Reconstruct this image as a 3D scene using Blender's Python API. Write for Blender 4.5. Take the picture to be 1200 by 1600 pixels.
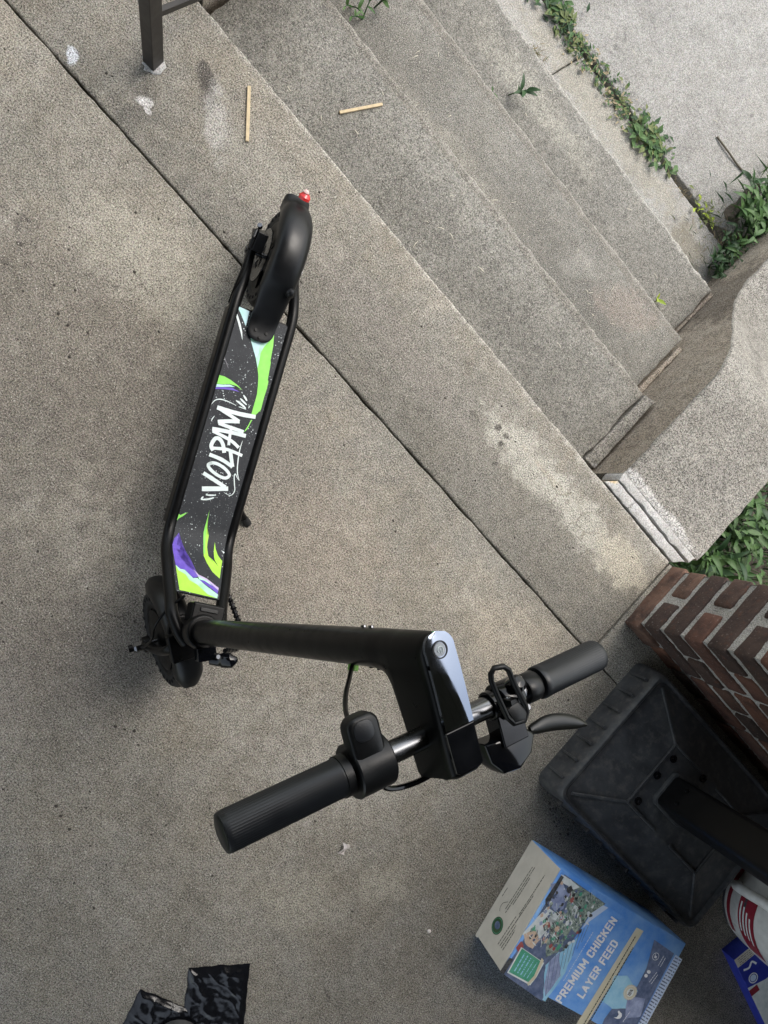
import bpy, bmesh, math, random
from mathutils import Matrix, Vector, Euler, noise
R = math.radians
for o in list(bpy.data.objects): bpy.data.objects.remove(o)
S = bpy.context.scene
COL = S.collection

# ------------------------------------------------------------------ camera, light, exposure
cam = bpy.data.cameras.new('camera')
camo = bpy.data.objects.new('camera', cam); COL.objects.link(camo)
camo.matrix_world = Matrix((
    (0.66728, -0.71320, -0.21467, 0.0),
    (0.69566, 0.69976, -0.16243, 0.0),
    (0.26606, -0.04095, 0.96309, 1.75),
    (0, 0, 0, 1)))
cam.sensor_fit = 'VERTICAL'; cam.sensor_height = 24.0; cam.sensor_width = 18.0
cam.lens = 24.0 * 1175.0 / 1600.0
cam.clip_start = 0.02; cam.clip_end = 400
S.camera = camo
S.render.engine = 'CYCLES'
S.view_settings.view_transform = 'Standard'
S.view_settings.look = 'None'
S.view_settings.exposure = 1.17
S.view_settings.gamma = 1.0

SUN_EL, SUN_AZ = R(56), R(84)        # azimuth measured from +X towards +Y
w = bpy.data.worlds.new('World'); S.world = w; w.use_nodes = True
nt = w.node_tree; nt.nodes.clear()
sky = nt.nodes.new('ShaderNodeTexSky'); sky.sky_type = 'NISHITA'; sky.sun_disc = False
sky.sun_elevation = SUN_EL; sky.sun_rotation = math.pi / 2 - SUN_AZ
sky.air_density = 1.6; sky.dust_density = 4.0; sky.ozone_density = 1.0
bg = nt.nodes.new('ShaderNodeBackground'); bg.inputs['Strength'].default_value = 0.15
hsv = nt.nodes.new('ShaderNodeHueSaturation'); hsv.inputs['Saturation'].default_value = 0.5
wo = nt.nodes.new('ShaderNodeOutputWorld')
nt.links.new(sky.outputs[0], hsv.inputs['Color']); nt.links.new(hsv.outputs[0], bg.inputs[0]); nt.links.new(bg.outputs[0], wo.inputs[0])
sun = bpy.data.lights.new('sun', 'SUN'); sun.energy = 0.5; sun.angle = R(28); sun.color = (1, .96, .9)
suno = bpy.data.objects.new('sun', sun); COL.objects.link(suno)
suno.rotation_euler = Vector((-math.cos(SUN_EL) * math.cos(SUN_AZ), -math.cos(SUN_EL) * math.sin(SUN_AZ), -math.sin(SUN_EL))).to_track_quat('-Z', 'Y').to_euler()

# ------------------------------------------------------------------ helpers
rng = random.Random(7)

class MB:
    """collects shapes into one mesh"""
    def __init__(self): self.v = []; self.f = []; self.m = []
    def add(self, vs, fs, M=None, mi=0):
        n = len(self.v)
        for p in vs:
            p = Vector(p)
            self.v.append(M @ p if M is not None else p)
        for q in fs:
            self.f.append([i + n for i in q]); self.m.append(mi)
        return self
    def box(self, c, s, M=None, mi=0, rot=None):
        h = [k / 2 for k in s]
        vs = [Vector((sx * h[0], sy * h[1], sz * h[2])) for sz in (-1, 1) for sy in (-1, 1) for sx in (-1, 1)]
        if rot is not None: vs = [Euler(rot).to_matrix() @ p for p in vs]
        vs = [p + Vector(c) for p in vs]
        return self.add(vs, [(0, 2, 3, 1), (4, 5, 7, 6), (0, 1, 5, 4), (2, 6, 7, 3), (0, 4, 6, 2), (1, 3, 7, 5)], M, mi)
    def tube(self, path, r, n=14, M=None, mi=0, closed=False, caps=True, squash=None):
        P = [Vector(p) for p in path]; N = len(P)
        rs = r if isinstance(r, (list, tuple)) else [r] * N
        rings = []; prev = None
        for i in range(N):
            if closed: t = P[(i + 1) % N] - P[i - 1]
            else: t = P[min(i + 1, N - 1)] - P[max(i - 1, 0)]
            t.normalize()
            if prev is None:
                a = Vector((0, 0, 1)) if abs(t.z) < .9 else Vector((1, 0, 0))
                x = t.cross(a).normalized()
            else:
                x = prev - t * prev.dot(t); x.normalize()
            prev = x; y = t.cross(x)
            ring = []
            for k in range(n):
                an = 2 * math.pi * k / n
                ring.append(P[i] + (x * math.cos(an) + y * math.sin(an) * (squash or 1)) * rs[i])
            rings.append(ring)
        vs = [p for ring in rings for p in ring]; fs = []
        for i in range(N if closed else N - 1):
            j = (i + 1) % N
            for k in range(n):
                l = (k + 1) % n
                fs.append((i * n + k, i * n + l, j * n + l, j * n + k))
        if caps and not closed:
            fs.append(tuple(range(n))[::-1]); fs.append(tuple((N - 1) * n + k for k in range(n)))
        return self.add(vs, fs, M, mi)
    def lathe(self, prof, n=32, M=None, mi=0, close=False):
        """prof: (radius, height) along local Z"""
        vs = []; fs = []; m = len(prof)
        for (r, z) in prof:
            for k in range(n):
                a = 2 * math.pi * k / n
                vs.append((r * math.cos(a), r * math.sin(a), z))
        rngm = m if close else m - 1
        for i in range(rngm):
            j = (i + 1) % m
            for k in range(n):
                l = (k + 1) % n
                fs.append((i * n + k, i * n + l, j * n + l, j * n + k))
        if not close:
            if prof[0][0] > 1e-6: fs.append(tuple(range(n))[::-1])
            if prof[-1][0] > 1e-6: fs.append(tuple((m - 1) * n + k for k in range(n)))
        return self.add(vs, fs, M, mi)
    def prism(self, poly, z0, z1, M=None, mi=0, inset=0.0):
        """poly ccw (x,y), extruded in z, optional rounded upper edge"""
        n = len(poly); vs = [(x, y, z0) for x, y in poly]; fs = [tuple(range(n))[::-1]]
        lev = [(poly, z1)]
        if inset > 0:
            lev = [(poly, z1 - inset), (off(poly, -inset * .3), z1 - inset * .3), (off(poly, -inset), z1)]
        for k, (pl, z) in enumerate(lev):
            vs += [(x, y, z) for x, y in pl]
            for i in range(n):
                j = (i + 1) % n
                fs.append((k * n + i, k * n + j, (k + 1) * n + j, (k + 1) * n + i))
        fs.append(tuple(len(lev) * n + i for i in range(n)))
        return self.add(vs, fs, M, mi)
    def grid(self, fn, nu, nv, M=None, mi=0, flip=False):
        vs = [fn(i / nu, j / nv) for i in range(nu + 1) for j in range(nv + 1)]; fs = []
        for i in range(nu):
            for j in range(nv):
                a = i * (nv + 1) + j; q = (a, a + nv + 1, a + nv + 2, a + 1)
                fs.append(q[::-1] if flip else q)
        return self.add(vs, fs, M, mi)
    def mesh(self, name, mats, sharp=35, smooth=True, fix=True):
        me = bpy.data.meshes.new(name)
        me.from_pydata([tuple(p) for p in self.v], [], self.f)
        for m in (mats if isinstance(mats, (list, tuple)) else [mats]): me.materials.append(m)
        me.polygons.foreach_set('material_index', self.m)
        me.update()
        if fix:
            bm = bmesh.new(); bm.from_mesh(me); bmesh.ops.recalc_face_normals(bm, faces=bm.faces); bm.to_mesh(me); bm.free()
        if smooth:
            me.shade_smooth(); me.set_sharp_from_angle(angle=R(sharp))
        return me
    def build(self, name, mats, parent=None, bevel=0, sharp=35, smooth=True, seg=2, fix=True, **k):
        o = bpy.data.objects.new(name, self.mesh(name, mats, sharp, smooth, fix)); COL.objects.link(o)
        if parent: o.parent = parent
        if bevel:
            b = o.modifiers.new('bevel', 'BEVEL'); b.width = bevel; b.segments = seg; b.limit_method = 'ANGLE'; b.angle_limit = R(35); b.harden_normals = True
        for a in k: o[a] = k[a]
        return o

def off(poly, d):
    """offset a ccw polygon outward by d"""
    n = len(poly); out = []
    for i in range(n):
        p0, p1, p2 = Vector(poly[i - 1]), Vector(poly[i]), Vector(poly[(i + 1) % n])
        a = (p1 - p0); b = (p2 - p1)
        if a.length < 1e-9 or b.length < 1e-9: out.append(tuple(p1)); continue
        a.normalize(); b.normalize()
        n1 = Vector((a.y, -a.x)); n2 = Vector((b.y, -b.x)); m = n1 + n2
        if m.length < 1e-6: m = n1.copy()
        m.normalize(); c = max(.35, m.dot(n1))
        q = p1 + m * (d / c); out.append((q.x, q.y))
    return out

def rrect(x0, x1, y0, y1, r, n=5):
    o = []
    for cx, cy, a0 in ((x1 - r, y0 + r, -90), (x1 - r, y1 - r, 0), (x0 + r, y1 - r, 90), (x0 + r, y0 + r, 180)):
        for k in range(n + 1):
            a = R(a0 + 90 * k / n); o.append((cx + r * math.cos(a), cy + r * math.sin(a)))
    return o

def empty(name, loc=(0, 0, 0), rot=(0, 0, 0), **k):
    o = bpy.data.objects.new(name, None); COL.objects.link(o); o.location = loc; o.rotation_euler = rot
    o.empty_display_size = .05
    for a in k: o[a] = k[a]
    return o
def tag(o, label=None, category=None, group=None, kind=None):
    for a, v in (('label', label), ('category', category), ('group', group), ('kind', kind)):
        if v: o[a] = v
    return o
def axis_M(p, d, roll=0.0):
    """matrix with local Z along d at p"""
    q = Vector(d).to_track_quat('Z', 'Y'); return Matrix.Translation(Vector(p)) @ q.to_matrix().to_4x4() @ Matrix.Rotation(roll, 4, 'Z')
def smoothpath(pts, k=6):
    P = [Vector(p) for p in pts]; o = []
    for i in range(len(P) - 1):
        a, b, c, d = P[max(i - 1, 0)], P[i], P[i + 1], P[min(i + 2, len(P) - 1)]
        for j in range(k):
            t = j / k
            o.append(.5 * ((2 * b) + (c - a) * t + (2 * a - 5 * b + 4 * c - d) * t * t + (3 * b - a - 3 * c + d) * t ** 3))
    o.append(P[-1]); return o
def jag(poly, step=.02, amp=.0012, seed=0):
    """cut the sides of a polygon into short pieces that wander a little"""
    o = []; n = len(poly)
    for i in range(n):
        a = Vector(poly[i]); b = Vector(poly[(i + 1) % n]); L = (b - a).length; k = max(1, int(L / step)); d = (b - a) / max(L, 1e-9); nn = Vector((d.y, -d.x))
        for j in range(k):
            p = a.lerp(b, j / k)
            if j: 
                q = amp * (noise.noise(Vector((p.x * 9 + seed, p.y * 9, seed))) + 1.2 * noise.noise(Vector((p.x * 38 + seed, p.y * 38, seed + 3))))
                p = p + nn * q
            o.append((p.x, p.y))
    return o

# ------------------------------------------------------------------ materials
class NT:
    def __init__(self, name, rough=.6, metal=0.0, spec=.5):
        self.m = bpy.data.materials.new(name); self.m.use_nodes = True
        self.t = self.m.node_tree; self.b = self.t.nodes['Principled BSDF']
        self.b.inputs['Roughness'].default_value = rough; self.b.inputs['Metallic'].default_value = metal
        self.b.inputs['Specular IOR Level'].default_value = spec
        self._pos = None
    def n(self, t, **k):
        x = self.t.nodes.new(t)
        for a in k: setattr(x, a, k[a])
        return x
    def link(self, a, b): self.t.links.new(a, b)
    def sock(self, v, s):
        if hasattr(v, 'is_linked') or hasattr(v, 'links'): self.link(v, s)
        elif isinstance(v, (tuple, list)) and len(v) == 3 and s.type == 'RGBA': s.default_value = (*v, 1)
        else: s.default_value = v
    def pos(self, obj=False):
        if obj: return self.n('ShaderNodeTexCoord').outputs['Object']
        if self._pos is None: self._pos = self.n('ShaderNodeNewGeometry').outputs['Position']
        return self._pos
    def noise(self, scale, detail=3, rough=.55, vec=None, out='Fac'):
        x = self.n('ShaderNodeTexNoise'); x.inputs['Scale'].default_value = scale; x.inputs['Detail'].default_value = detail; x.inputs['Roughness'].default_value = rough
        self.link(vec if vec is not None else self.pos(), x.inputs['Vector']); return x.outputs[out]
    def voro(self, scale, feature='F1', vec=None, out='Distance', rand=1.0):
        x = self.n('ShaderNodeTexVoronoi'); x.feature = feature; x.inputs['Scale'].default_value = scale; x.inputs['Randomness'].default_value = rand
        self.link(vec if vec is not None else self.pos(), x.inputs['Vector']); return x.outputs[out]
    def ramp(self, fac, stops):
        x = self.n('ShaderNodeValToRGB'); e = x.color_ramp.elements
        while len(e) < len(stops): e.new(.5)
        for el, (p, c) in zip(e, stops):
            el.position = p; el.color = (*c, 1) if isinstance(c, (tuple, list)) else (c, c, c, 1)
        self.link(fac, x.inputs[0]); return x.outputs[0]
    def rng(self, v, a, b, c=0.0, d=1.0, smooth=False):
        x = self.n('ShaderNodeMapRange'); x.interpolation_type = 'SMOOTHSTEP' if smooth else 'LINEAR'
        self.sock(v, x.inputs[0])
        for i, k in enumerate((a, b, c, d)): x.inputs[i + 1].default_value = k
        return x.outputs[0]
    def mix(self, fac, a, b, mode='MIX'):
        x = self.n('ShaderNodeMix'); x.data_type = 'RGBA'; x.blend_type = mode
        self.sock(fac, x.inputs[0]); self.sock(a, x.inputs[6]); self.sock(b, x.inputs[7]); return x.outputs[2]
    def math(self, op, a, b=0.0):
        x = self.n('ShaderNodeMath', operation=op); self.sock(a, x.inputs[0]); self.sock(b, x.inputs[1]); return x.outputs[0]
    def vmath(self, op, a, b=None):
        x = self.n('ShaderNodeVectorMath', operation=op); self.sock(a, x.inputs[0])
        if b is not None: self.sock(b, x.inputs[1])
        return x
    def color(self, c): self.sock(c, self.b.inputs['Base Color'])
    def bump(self, h, strength=.3, dist=.002):
        x = self.n('ShaderNodeBump'); x.inputs['Strength'].default_value = strength; x.inputs['Distance'].default_value = dist
        self.link(h, x.inputs['Height']); self.link(x.outputs[0], self.b.inputs['Normal'])
    def blob(self, u, v, ru, rv, ang=0.0, wob=.55, wscale=20):
        """soft mask of a stain or broad tone patch lying at (u,v)"""
        mp = self.n('ShaderNodeMapping'); mp.vector_type = 'TEXTURE'
        mp.inputs['Location'].default_value = (u, v, 0); mp.inputs['Rotation'].default_value = (0, 0, ang); mp.inputs['Scale'].default_value = (ru, rv, 1000)
        self.link(self.pos(), mp.inputs[0])
        l = self.vmath('LENGTH', mp.outputs[0]).outputs['Value']
        nz = self.noise(wscale, 6, .68)
        l2 = self.math('ADD', l, self.rng(nz, .25, .75, -wob, wob))
        return self.rng(l2, 1.0, .45, 0, 1, True)

def plain(name, col, rough=.5, metal=0.0, spec=.5, var=.12, vscale=40, bump=0, bscale=400, bdist=.0006, wear=None, coat=0):
    n = NT(name, rough, metal, spec)
    nz = n.noise(vscale, 4)
    c = n.mix(n.rng(nz, .3, .7), tuple(k * (1 - var) for k in col), tuple(min(1, k * (1 + var)) for k in col))
    if wear:
        c = n.mix(n.rng(n.noise(wear[2], 5, .65), .56, .72, 0, wear[1], True), c, wear[0])
    n.color(c)
    n.sock(n.rng(nz, .3, .7, max(.02, rough - .06), min(1, rough + .06)), n.b.inputs['Roughness'])
    if bump: n.bump(n.noise(bscale, 2), bump, bdist)
    if coat: n.b.inputs['Coat Weight'].default_value = coat; n.b.inputs['Coat Roughness'].default_value = .08
    return n.m

def concrete(name, lo, hi, warm, stains_tones=(), grain=1.0, gs=230, crackle=None, edgeband=()):
    n = NT(name, .88, 0, .25)
    big = n.noise(1.7, 5, .6); mid = n.noise(9, 4, .6)
    c = n.mix(n.rng(big, .32, .68), lo, hi)
    c = n.mix(n.rng(mid, .35, .7, 0, .7), c, warm)
    c = n.mix(n.rng(n.noise(4.5, 6, .7), .50, .68, 0, .55), c, tuple(k * .72 for k in lo))
    c = n.mix(n.rng(n.noise(6.3, 6, .7, out='Color'), .52, .66, 0, .4), c, tuple(min(1, k * 1.28) for k in hi))
    for (u, v, ru, rv, an, col, st) in stains_tones:
        c = n.mix(n.math('MULTIPLY', n.blob(u, v, ru, rv, an), st), c, col)
    if crackle:
        u, v, ru, rv, an = crackle
        m = n.blob(u, v, ru, rv, an)
        mp = n.vmath('ADD', n.pos(), n.vmath('SCALE', n.noise(30, 3, .6, out='Color')).outputs[0])
        mp.inputs[1].default_value = (0, 0, 0)
        sc = n.vmath('SCALE', n.noise(28, 3, .6, out='Color')); sc.inputs['Scale'].default_value = .035
        wv = n.vmath('ADD', n.pos(), sc.outputs[0]).outputs[0]
        e = n.voro(17, 'DISTANCE_TO_EDGE', wv)
        ln = n.math('MULTIPLY', n.rng(e, .0, .045, 1, 0), m)
        c = n.mix(n.math('MULTIPLY', m, .2), c, (.36, .35, .305))
        c = n.mix(n.math('MULTIPLY', ln, .75), c, (.15, .135, .105))
    for (v0, v1, col, st, dr) in edgeband:        # worn pale or darker strip along an edge
        sep = n.n('ShaderNodeSeparateXYZ'); n.link(n.pos(), sep.inputs[0])
        nz = n.noise(22, 5, .65)
        if dr > 0:
            d = n.math('ADD', sep.outputs['Y'], n.rng(nz, .3, .7, -.014, .010)); m = n.math('MULTIPLY', n.rng(d, v0, v1, 0, 1, True), n.rng(sep.outputs['Y'], v1 + .008, v1 + .010, 1, 0))
        else:
            d = n.math('ADD', sep.outputs['Y'], n.rng(nz, .3, .7, -.014, .010)); m = n.math('MULTIPLY', n.rng(d, v0, v1, 1, 0, True), n.rng(sep.outputs['Y'], v0 - .03, v0 - .028, 0, 1))
        c = n.mix(n.math('MULTIPLY', m, st), c, col)
    sc_ = n.vmath('SCALE', n.noise(14, 4, .65, out='Color')); sc_.inputs['Scale'].default_value = .09
    wv2 = n.vmath('ADD', n.pos(), sc_.outputs[0]).outputs[0]
    for sc2, gate, th, amt, colr in ((7.5, .80, .13, .45, tuple(k * .45 for k in lo)), (13, .84, .16, .55, tuple(k * .4 for k in lo)), (4.5, .72, .2, .35, tuple(min(1, k * 1.4) for k in hi))):
        sp = n.n('ShaderNodeSeparateColor'); n.link(n.voro(sc2, vec=wv2, out='Color'), sp.inputs[0])
        sm = n.math('MULTIPLY', n.rng(n.voro(sc2, vec=wv2), th * 1.6, th * .5, 0, 1, True), n.rng(sp.outputs[2], gate, gate + .12, 0, 1))
        c = n.mix(n.math('MULTIPLY', sm, amt), c, colr)
    hc = n.math('MULTIPLY', n.rng(n.voro(1.15, 'DISTANCE_TO_EDGE', wv2), .0005, .0032, 1, 0), n.rng(n.noise(2.1, 2), .54, .62, 0, 1))
    c = n.mix(n.math('MULTIPLY', hc, .6), c, (.06, .054, .045))
    # sand-sized grain, pale stones, dark pits
    g1 = n.noise(gs, 2, .75); g2 = n.noise(gs * 2.1, 2, .7)
    g = n.math('ADD', n.rng(g1, .38, .62, -.65, .65), n.rng(g2, .38, .62, -.55, .55))
    g = n.math('ADD', g, n.rng(n.noise(38, 3, .6), .35, .65, -.16, .16))
    gm = n.rng(g, -1.1, 1.1, max(.05, 1 - 1.08 * grain), 1 + 1.12 * grain)
    cc = n.n('ShaderNodeCombineColor')
    for i in range(3): n.link(gm, cc.inputs[i])
    c = n.mix(1.0, c, cc.outputs[0], 'MULTIPLY')
    hue = n.noise(gs * .8, 1, out='Color'); c = n.mix(.10, c, hue, 'OVERLAY')
    for sc_, gate, amt, colr in ((gs * 1.5, .74, .75, (.58, .55, .49)), (gs * .8, .93, .85, (.70, .67, .60))):
        vd = n.voro(sc_); sp = n.n('ShaderNodeSeparateColor'); n.link(n.voro(sc_, out='Color'), sp.inputs[0])
        st = n.math('MULTIPLY', n.rng(vd, .42, .2, 0, 1), n.rng(sp.outputs[0], gate, gate + .1, 0, 1))
        c = n.mix(n.math('MULTIPLY', st, amt), c, colr)
    pit = None
    for sc_, gate, amt in ((gs * 1.2, .84, .6), (gs * .42, .965, .85)):
        pv = n.voro(sc_); sp2 = n.n('ShaderNodeSeparateColor'); n.link(n.voro(sc_, out='Color'), sp2.inputs[0])
        pp_ = n.math('MULTIPLY', n.rng(pv, .36, .18, 0, 1), n.rng(sp2.outputs[1], gate, gate + .1, 0, 1))
        c = n.mix(n.math('MULTIPLY', pp_, amt), c, (.05, .045, .038)); pit = pp_ if pit is None else n.math('ADD', pit, pp_)
    n.color(c)
    n.bump(n.math('SUBTRACT', n.math('ADD', g1, n.math('MULTIPLY', g2, .5)), pit), .35, .0022)
    return n.m

PALE, DARK, WHITE, TAN = (.345, .333, .29), (.075, .068, .06), (.72, .7, .68), (.34, .25, .16)
floor_stains_tones = [
    (.0, .1, .5, .3, .6, (.155, .142, .125), .55),
    (.2, -.35, .45, .2, 1.0, (.15, .135, .12), .5),
    (-.42, -.05, .5, .42, .7, (.132, .119, .101), .6),  # broad darker brown tone over the left floor
    (-.1, -.45, .35, .2, .6, (.143, .13, .113), .5),
    (.3, .55, 1.2, .26, 0, (.148, .143, .127), .5),  # broad darker grey-brown tone along the edge slab
    (-.35, .3, .3, .12, .2, (.30, .285, .24), .5),
    (.75, -.2, .3, .2, .6, (.27, .255, .225), .5),
    (.35, .10, .25, .2, .4, (.235, .205, .17), .5),
    (.05, .6, .5, .07, 0, (.19, .175, .155), .55),
    (.56, .66, .20, .07, 0.0, PALE, .72),
    (.80, .66, .22, .065, -.08, PALE, .68),
    (.46, .645, .06, .04, 0, PALE, .4),
    (.445, .655, .012, .012, .5, DARK, .9),
    (.475, .655, .014, .009, .2, DARK, .9),
    (.480, .632, .012, .012, 0, DARK, .95),
    (.375, .63, .02, .012, 0, DARK, .5),
    (.505, .585, .01, .006, 1, DARK, .8),
    (-.634, .528, .022, .012, .6, WHITE, .9),
    (-.615, .52, .012, .006, 0, WHITE, .8),
    (-.791, .477, .012, .022, .8, (.6, .62, .66), .8),
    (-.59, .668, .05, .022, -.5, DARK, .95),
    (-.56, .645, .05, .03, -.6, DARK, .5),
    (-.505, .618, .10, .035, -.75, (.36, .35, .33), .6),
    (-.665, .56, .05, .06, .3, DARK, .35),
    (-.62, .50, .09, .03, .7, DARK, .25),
    (-.608, .152, .03, .01, 2.2, DARK, .55),
    (-.60, .165, .009, .006, .3, DARK, .9),
    (-.575, .118, .009, .006, .3, DARK, .9),
    (-.75, .2, .2, .12, .4, (.155, .147, .126), .5),
    (.92, -.5, .14, .08, .6, (.3, .28, .23), .45),
    (1.05, -.35, .09, .06, .6, (.31, .29, .24), .5),
    (.10, .05, .018, .012, 0, DARK, .7),
    (.115, .06, .008, .008, 0, DARK, .9),
    (.9, .3, .2, .14, .3, (.30, .265, .215), .5),
    (.95, .67, .13, .07, .1, (.37, .34, .27), .6),
    (-.3, .62, .25, .09, 0, (.25, .235, .2), .5),
    (.62, .672, .10, .010, 0, (.26, .215, .16), .3),
]
M_floor = concrete('porch_concrete', (.160, .149, .127), (.238, .224, .194), (.21, .187, .147), floor_stains_tones, grain=.88, gs=280, crackle=(.72, .655, .17, .055, -.05), edgeband=[(.758, .774, (.36, .345, .31), .6, 1)])
M_step = concrete('step_concrete', (.140, .136, .122), (.192, .187, .168), (.172, .165, .144), [(.1, .95, .5, .1, 0, (.125, .121, .108), .5), (-.1, 1.2, .4, .06, .1, (.28, .265, .225), .35), (.3, 1.25, .5, .08, 0, (.13, .126, .113), .55), (-.1, 1.62, .4, .06, 0, (.29, .28, .24), .45), (.55, 1.33, .14, .08, .4, (.21, .178, .152), .5), (.5, 1.02, .2, .05, .4, (.13, .126, .112), .5)], grain=.78,
    gs=290, edgeband=[(1.094, 1.110, (.32, .31, .28), .7, 1), (1.400, 1.416, (.32, .31, .28), .7, 1), (1.704, 1.720, (.32, .31, .28), .7, 1), (1.116, 1.150, (.13, .118, .10), .45, -1), (1.420, 1.455, (.13, .118, .10), .45, -1)])  # pale worn nosings, darker strips at the tread backs
M_walk = concrete('walk_concrete', (.265, .26, .245), (.31, .305, .285), (.275, .265, .24), [(.1, 1.9, .6, .08, 0, (.25, .235, .19), .6), (.62, 1.86, .14, .1, 0, (.18, .165, .13), .7)], grain=.5)
M_cheek = concrete('side_wall_concrete', (.158, .15, .133), (.205, .197, .177), (.182, .17, .148), [(.93, .84, .3, .025, 0, (.42, .41, .395), .75), (1.0, 1.0, .12, .12, 0, (.15, .143, .128), .5), (.9, 1.45, .04, .1, .3, (.13, .123, .11), .6), (.88, 1.6, .1, .2, .2, (.125, .117, .102), .55), (1.0, 1.2, .06, .12, .5, (.14, .13, .112), .5)], grain=1.05)
M_grime = concrete('grimy_concrete', (.28, .238, .188), (.36, .318, .262), (.32, .265, .205), [(.77, 1.7, .3, .2, 0, (.09, .075, .06), .6)], grain=.9)
M_mortar = concrete('mortar', (.31, .30, .275), (.42, .405, .38), (.34, .32, .29), (), grain=.6, gs=300)
M_patch = concrete('patch_mortar', (.36, .355, .345), (.43, .425, .415), (.35, .335, .31), [(.765, .80, .02, .014, 0, (.5, .38, .2), .8)], grain=.45, gs=300)
M_dirt = plain('joint_dirt', (.03, .026, .021), .95, var=.5, vscale=90, bump=.5, bscale=160, bdist=.003)
M_soil = plain('soil', (.075, .064, .05), .95, var=.5, vscale=30, bump=.8, bscale=60, bdist=.01)

def brick_mat():
    n = NT('brick_clay', .85, 0, .25)
    oi = n.n('ShaderNodeObjectInfo').outputs['Random']
    base = n.ramp(oi, [(0, (.055, .038, .033)), (.28, (.095, .062, .049)), (.48, (.17, .074, .048)), (.66, (.07, .049, .043)), (.84, (.20, .095, .06)), (1, (.14, .098, .077))])
    c = n.mix(n.rng(n.noise(22, 5, .65), .45, .68, 0, .8), base, (.04, .028, .026))
    c = n.mix(n.rng(n.noise(60, 4, .6), .56, .72, 0, .6), c, (.13, .055, .035))
    c = n.mix(n.rng(n.noise(170, 3, .7), .62, .72, 0, .6), c, (.34, .3, .27))
    n.color(c); n.bump(n.math('ADD', n.noise(120, 4, .6), n.noise(420, 2)), .7, .003)
    return n.m
M_brick = brick_mat()
M_plank = plain('dark_ceiling_board', (.11, .095, .078), .7)
M_siding = plain('house_siding', (.07, .06, .05), .7)

M_black = plain('black_powder_coat', (.0028, .0029, .0032), .33, 0, .17, var=.08, bump=.10, bscale=900, bdist=.0004)
M_blackpl = plain('black_matte_plastic', (.0040, .0045, .0054), .36, 0, .36, var=.1, bump=.12, bscale=700, bdist=.0004)
M_tyre = plain('tyre_rubber', (.009, .009, .0095), .6, 0, .4, var=.2, bump=.2, bscale=500, bdist=.0005)
M_gloss = plain('black_gloss_plastic', (.003, .0035, .005), .09, 0, .38, var=.1)
M_glass = plain('half_mirror_display_panel', (.19, .22, .275), .03, 1.0, .7, var=.03)
M_metal = plain('blackened_steel_tube', (.16, .164, .172), .24, 1.0, .5, var=.05)
M_steel = plain('bright_steel', (.5, .5, .5), .28, 1.0, .5)
M_grip = plain('ribbed_grip_rubber', (.0085, .0102, .0135), .40, 0, .5, var=.1, bump=.1, bscale=800, bdist=.0004)
M_red = plain('red_tail_lens', (.55, .03, .03), .2, 0, .6)
M_pinklens = plain('pale_lens_cap', (.75, .5, .48), .25)
M_green = plain('green_cable_collar', (.14, .33, .05), .5)
M_rail = plain('brown_black_metal_paint', (.018, .015, .014), .45, 0, .45, var=.25, bump=.15, bscale=150, bdist=.0008)
M_wood = plain('bare_wood_stick', (.50, .40, .25), .7, var=.15, vscale=120)
M_paper = plain('pale_paper', (.62, .56, .53), .8, var=.08)

def deck_mat():
    n = NT('speckled_grip_sheet', .62, 0, .35)
    p = n.pos(True)
    c = n.mix(n.rng(n.noise(60, 3, .6, p), .3, .7), (.014, .016, .020), (.022, .025, .030))
    for sc_, th, gate, br in ((210, .30, .80, .75), (110, .17, .83, .9), (420, .34, .78, .35)):
        d = n.voro(sc_, vec=p); cl = n.voro(sc_, vec=p, out='Color'); sp = n.n('ShaderNodeSeparateColor'); n.link(cl, sp.inputs[0])
        clump = n.rng(n.noise(34, 2, .5, p), .38, .6, .1, 1)
        m = n.math('MULTIPLY', n.math('MULTIPLY', n.rng(d, th, th * .6, 0, 1), n.rng(sp.outputs[0], gate, gate + .02, 0, 1)), clump)
        c = n.mix(n.math('MULTIPLY', m, br), c, (.62, .68, .70))
    n.color(c); n.bump(n.noise(600, 2, .6, p), .25, .0006)
    return n.m
M_deck = deck_mat()
def ink(name, c, c2=None):
    n = NT(name, .6, 0, .35)
    p = n.pos(True)
    n.color(n.mix(n.rng(n.noise(45, 4, .6, p), .4, .68), c, c2 or tuple(k * .88 for k in c)))
    return n.m
I_white = ink('print_white', (.66, .74, .74)); I_green = ink('print_green', (.22, .62, .10), (.27, .68, .13)); I_lime = ink('print_lime', (.34, .68, .06), (.40, .72, .08))
I_mint = ink('print_mint', (.42, .72, .58), (.30, .66, .36)); I_cyan = ink('print_cyan', (.5, .72, .78), (.38, .66, .6)); I_purple = ink('print_purple', (.11, .065, .42), (.16, .10, .5)); I_grey = ink('print_grey', (.2, .19, .22))
I_lilac = ink('print_lilac', (.5, .42, .62))

# ------------------------------------------------------------------ the setting
def slab(name, poly, z, th, mats, parent=None, bev=.003, seed=0, amp=.0012, **k):
    """flat slab with chipped, rounded upper edges"""
    P = jag(poly, .018, amp, seed)
    return MB().prism(P, z - th, z, inset=bev).build(name, mats, parent, sharp=60, **k)

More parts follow.
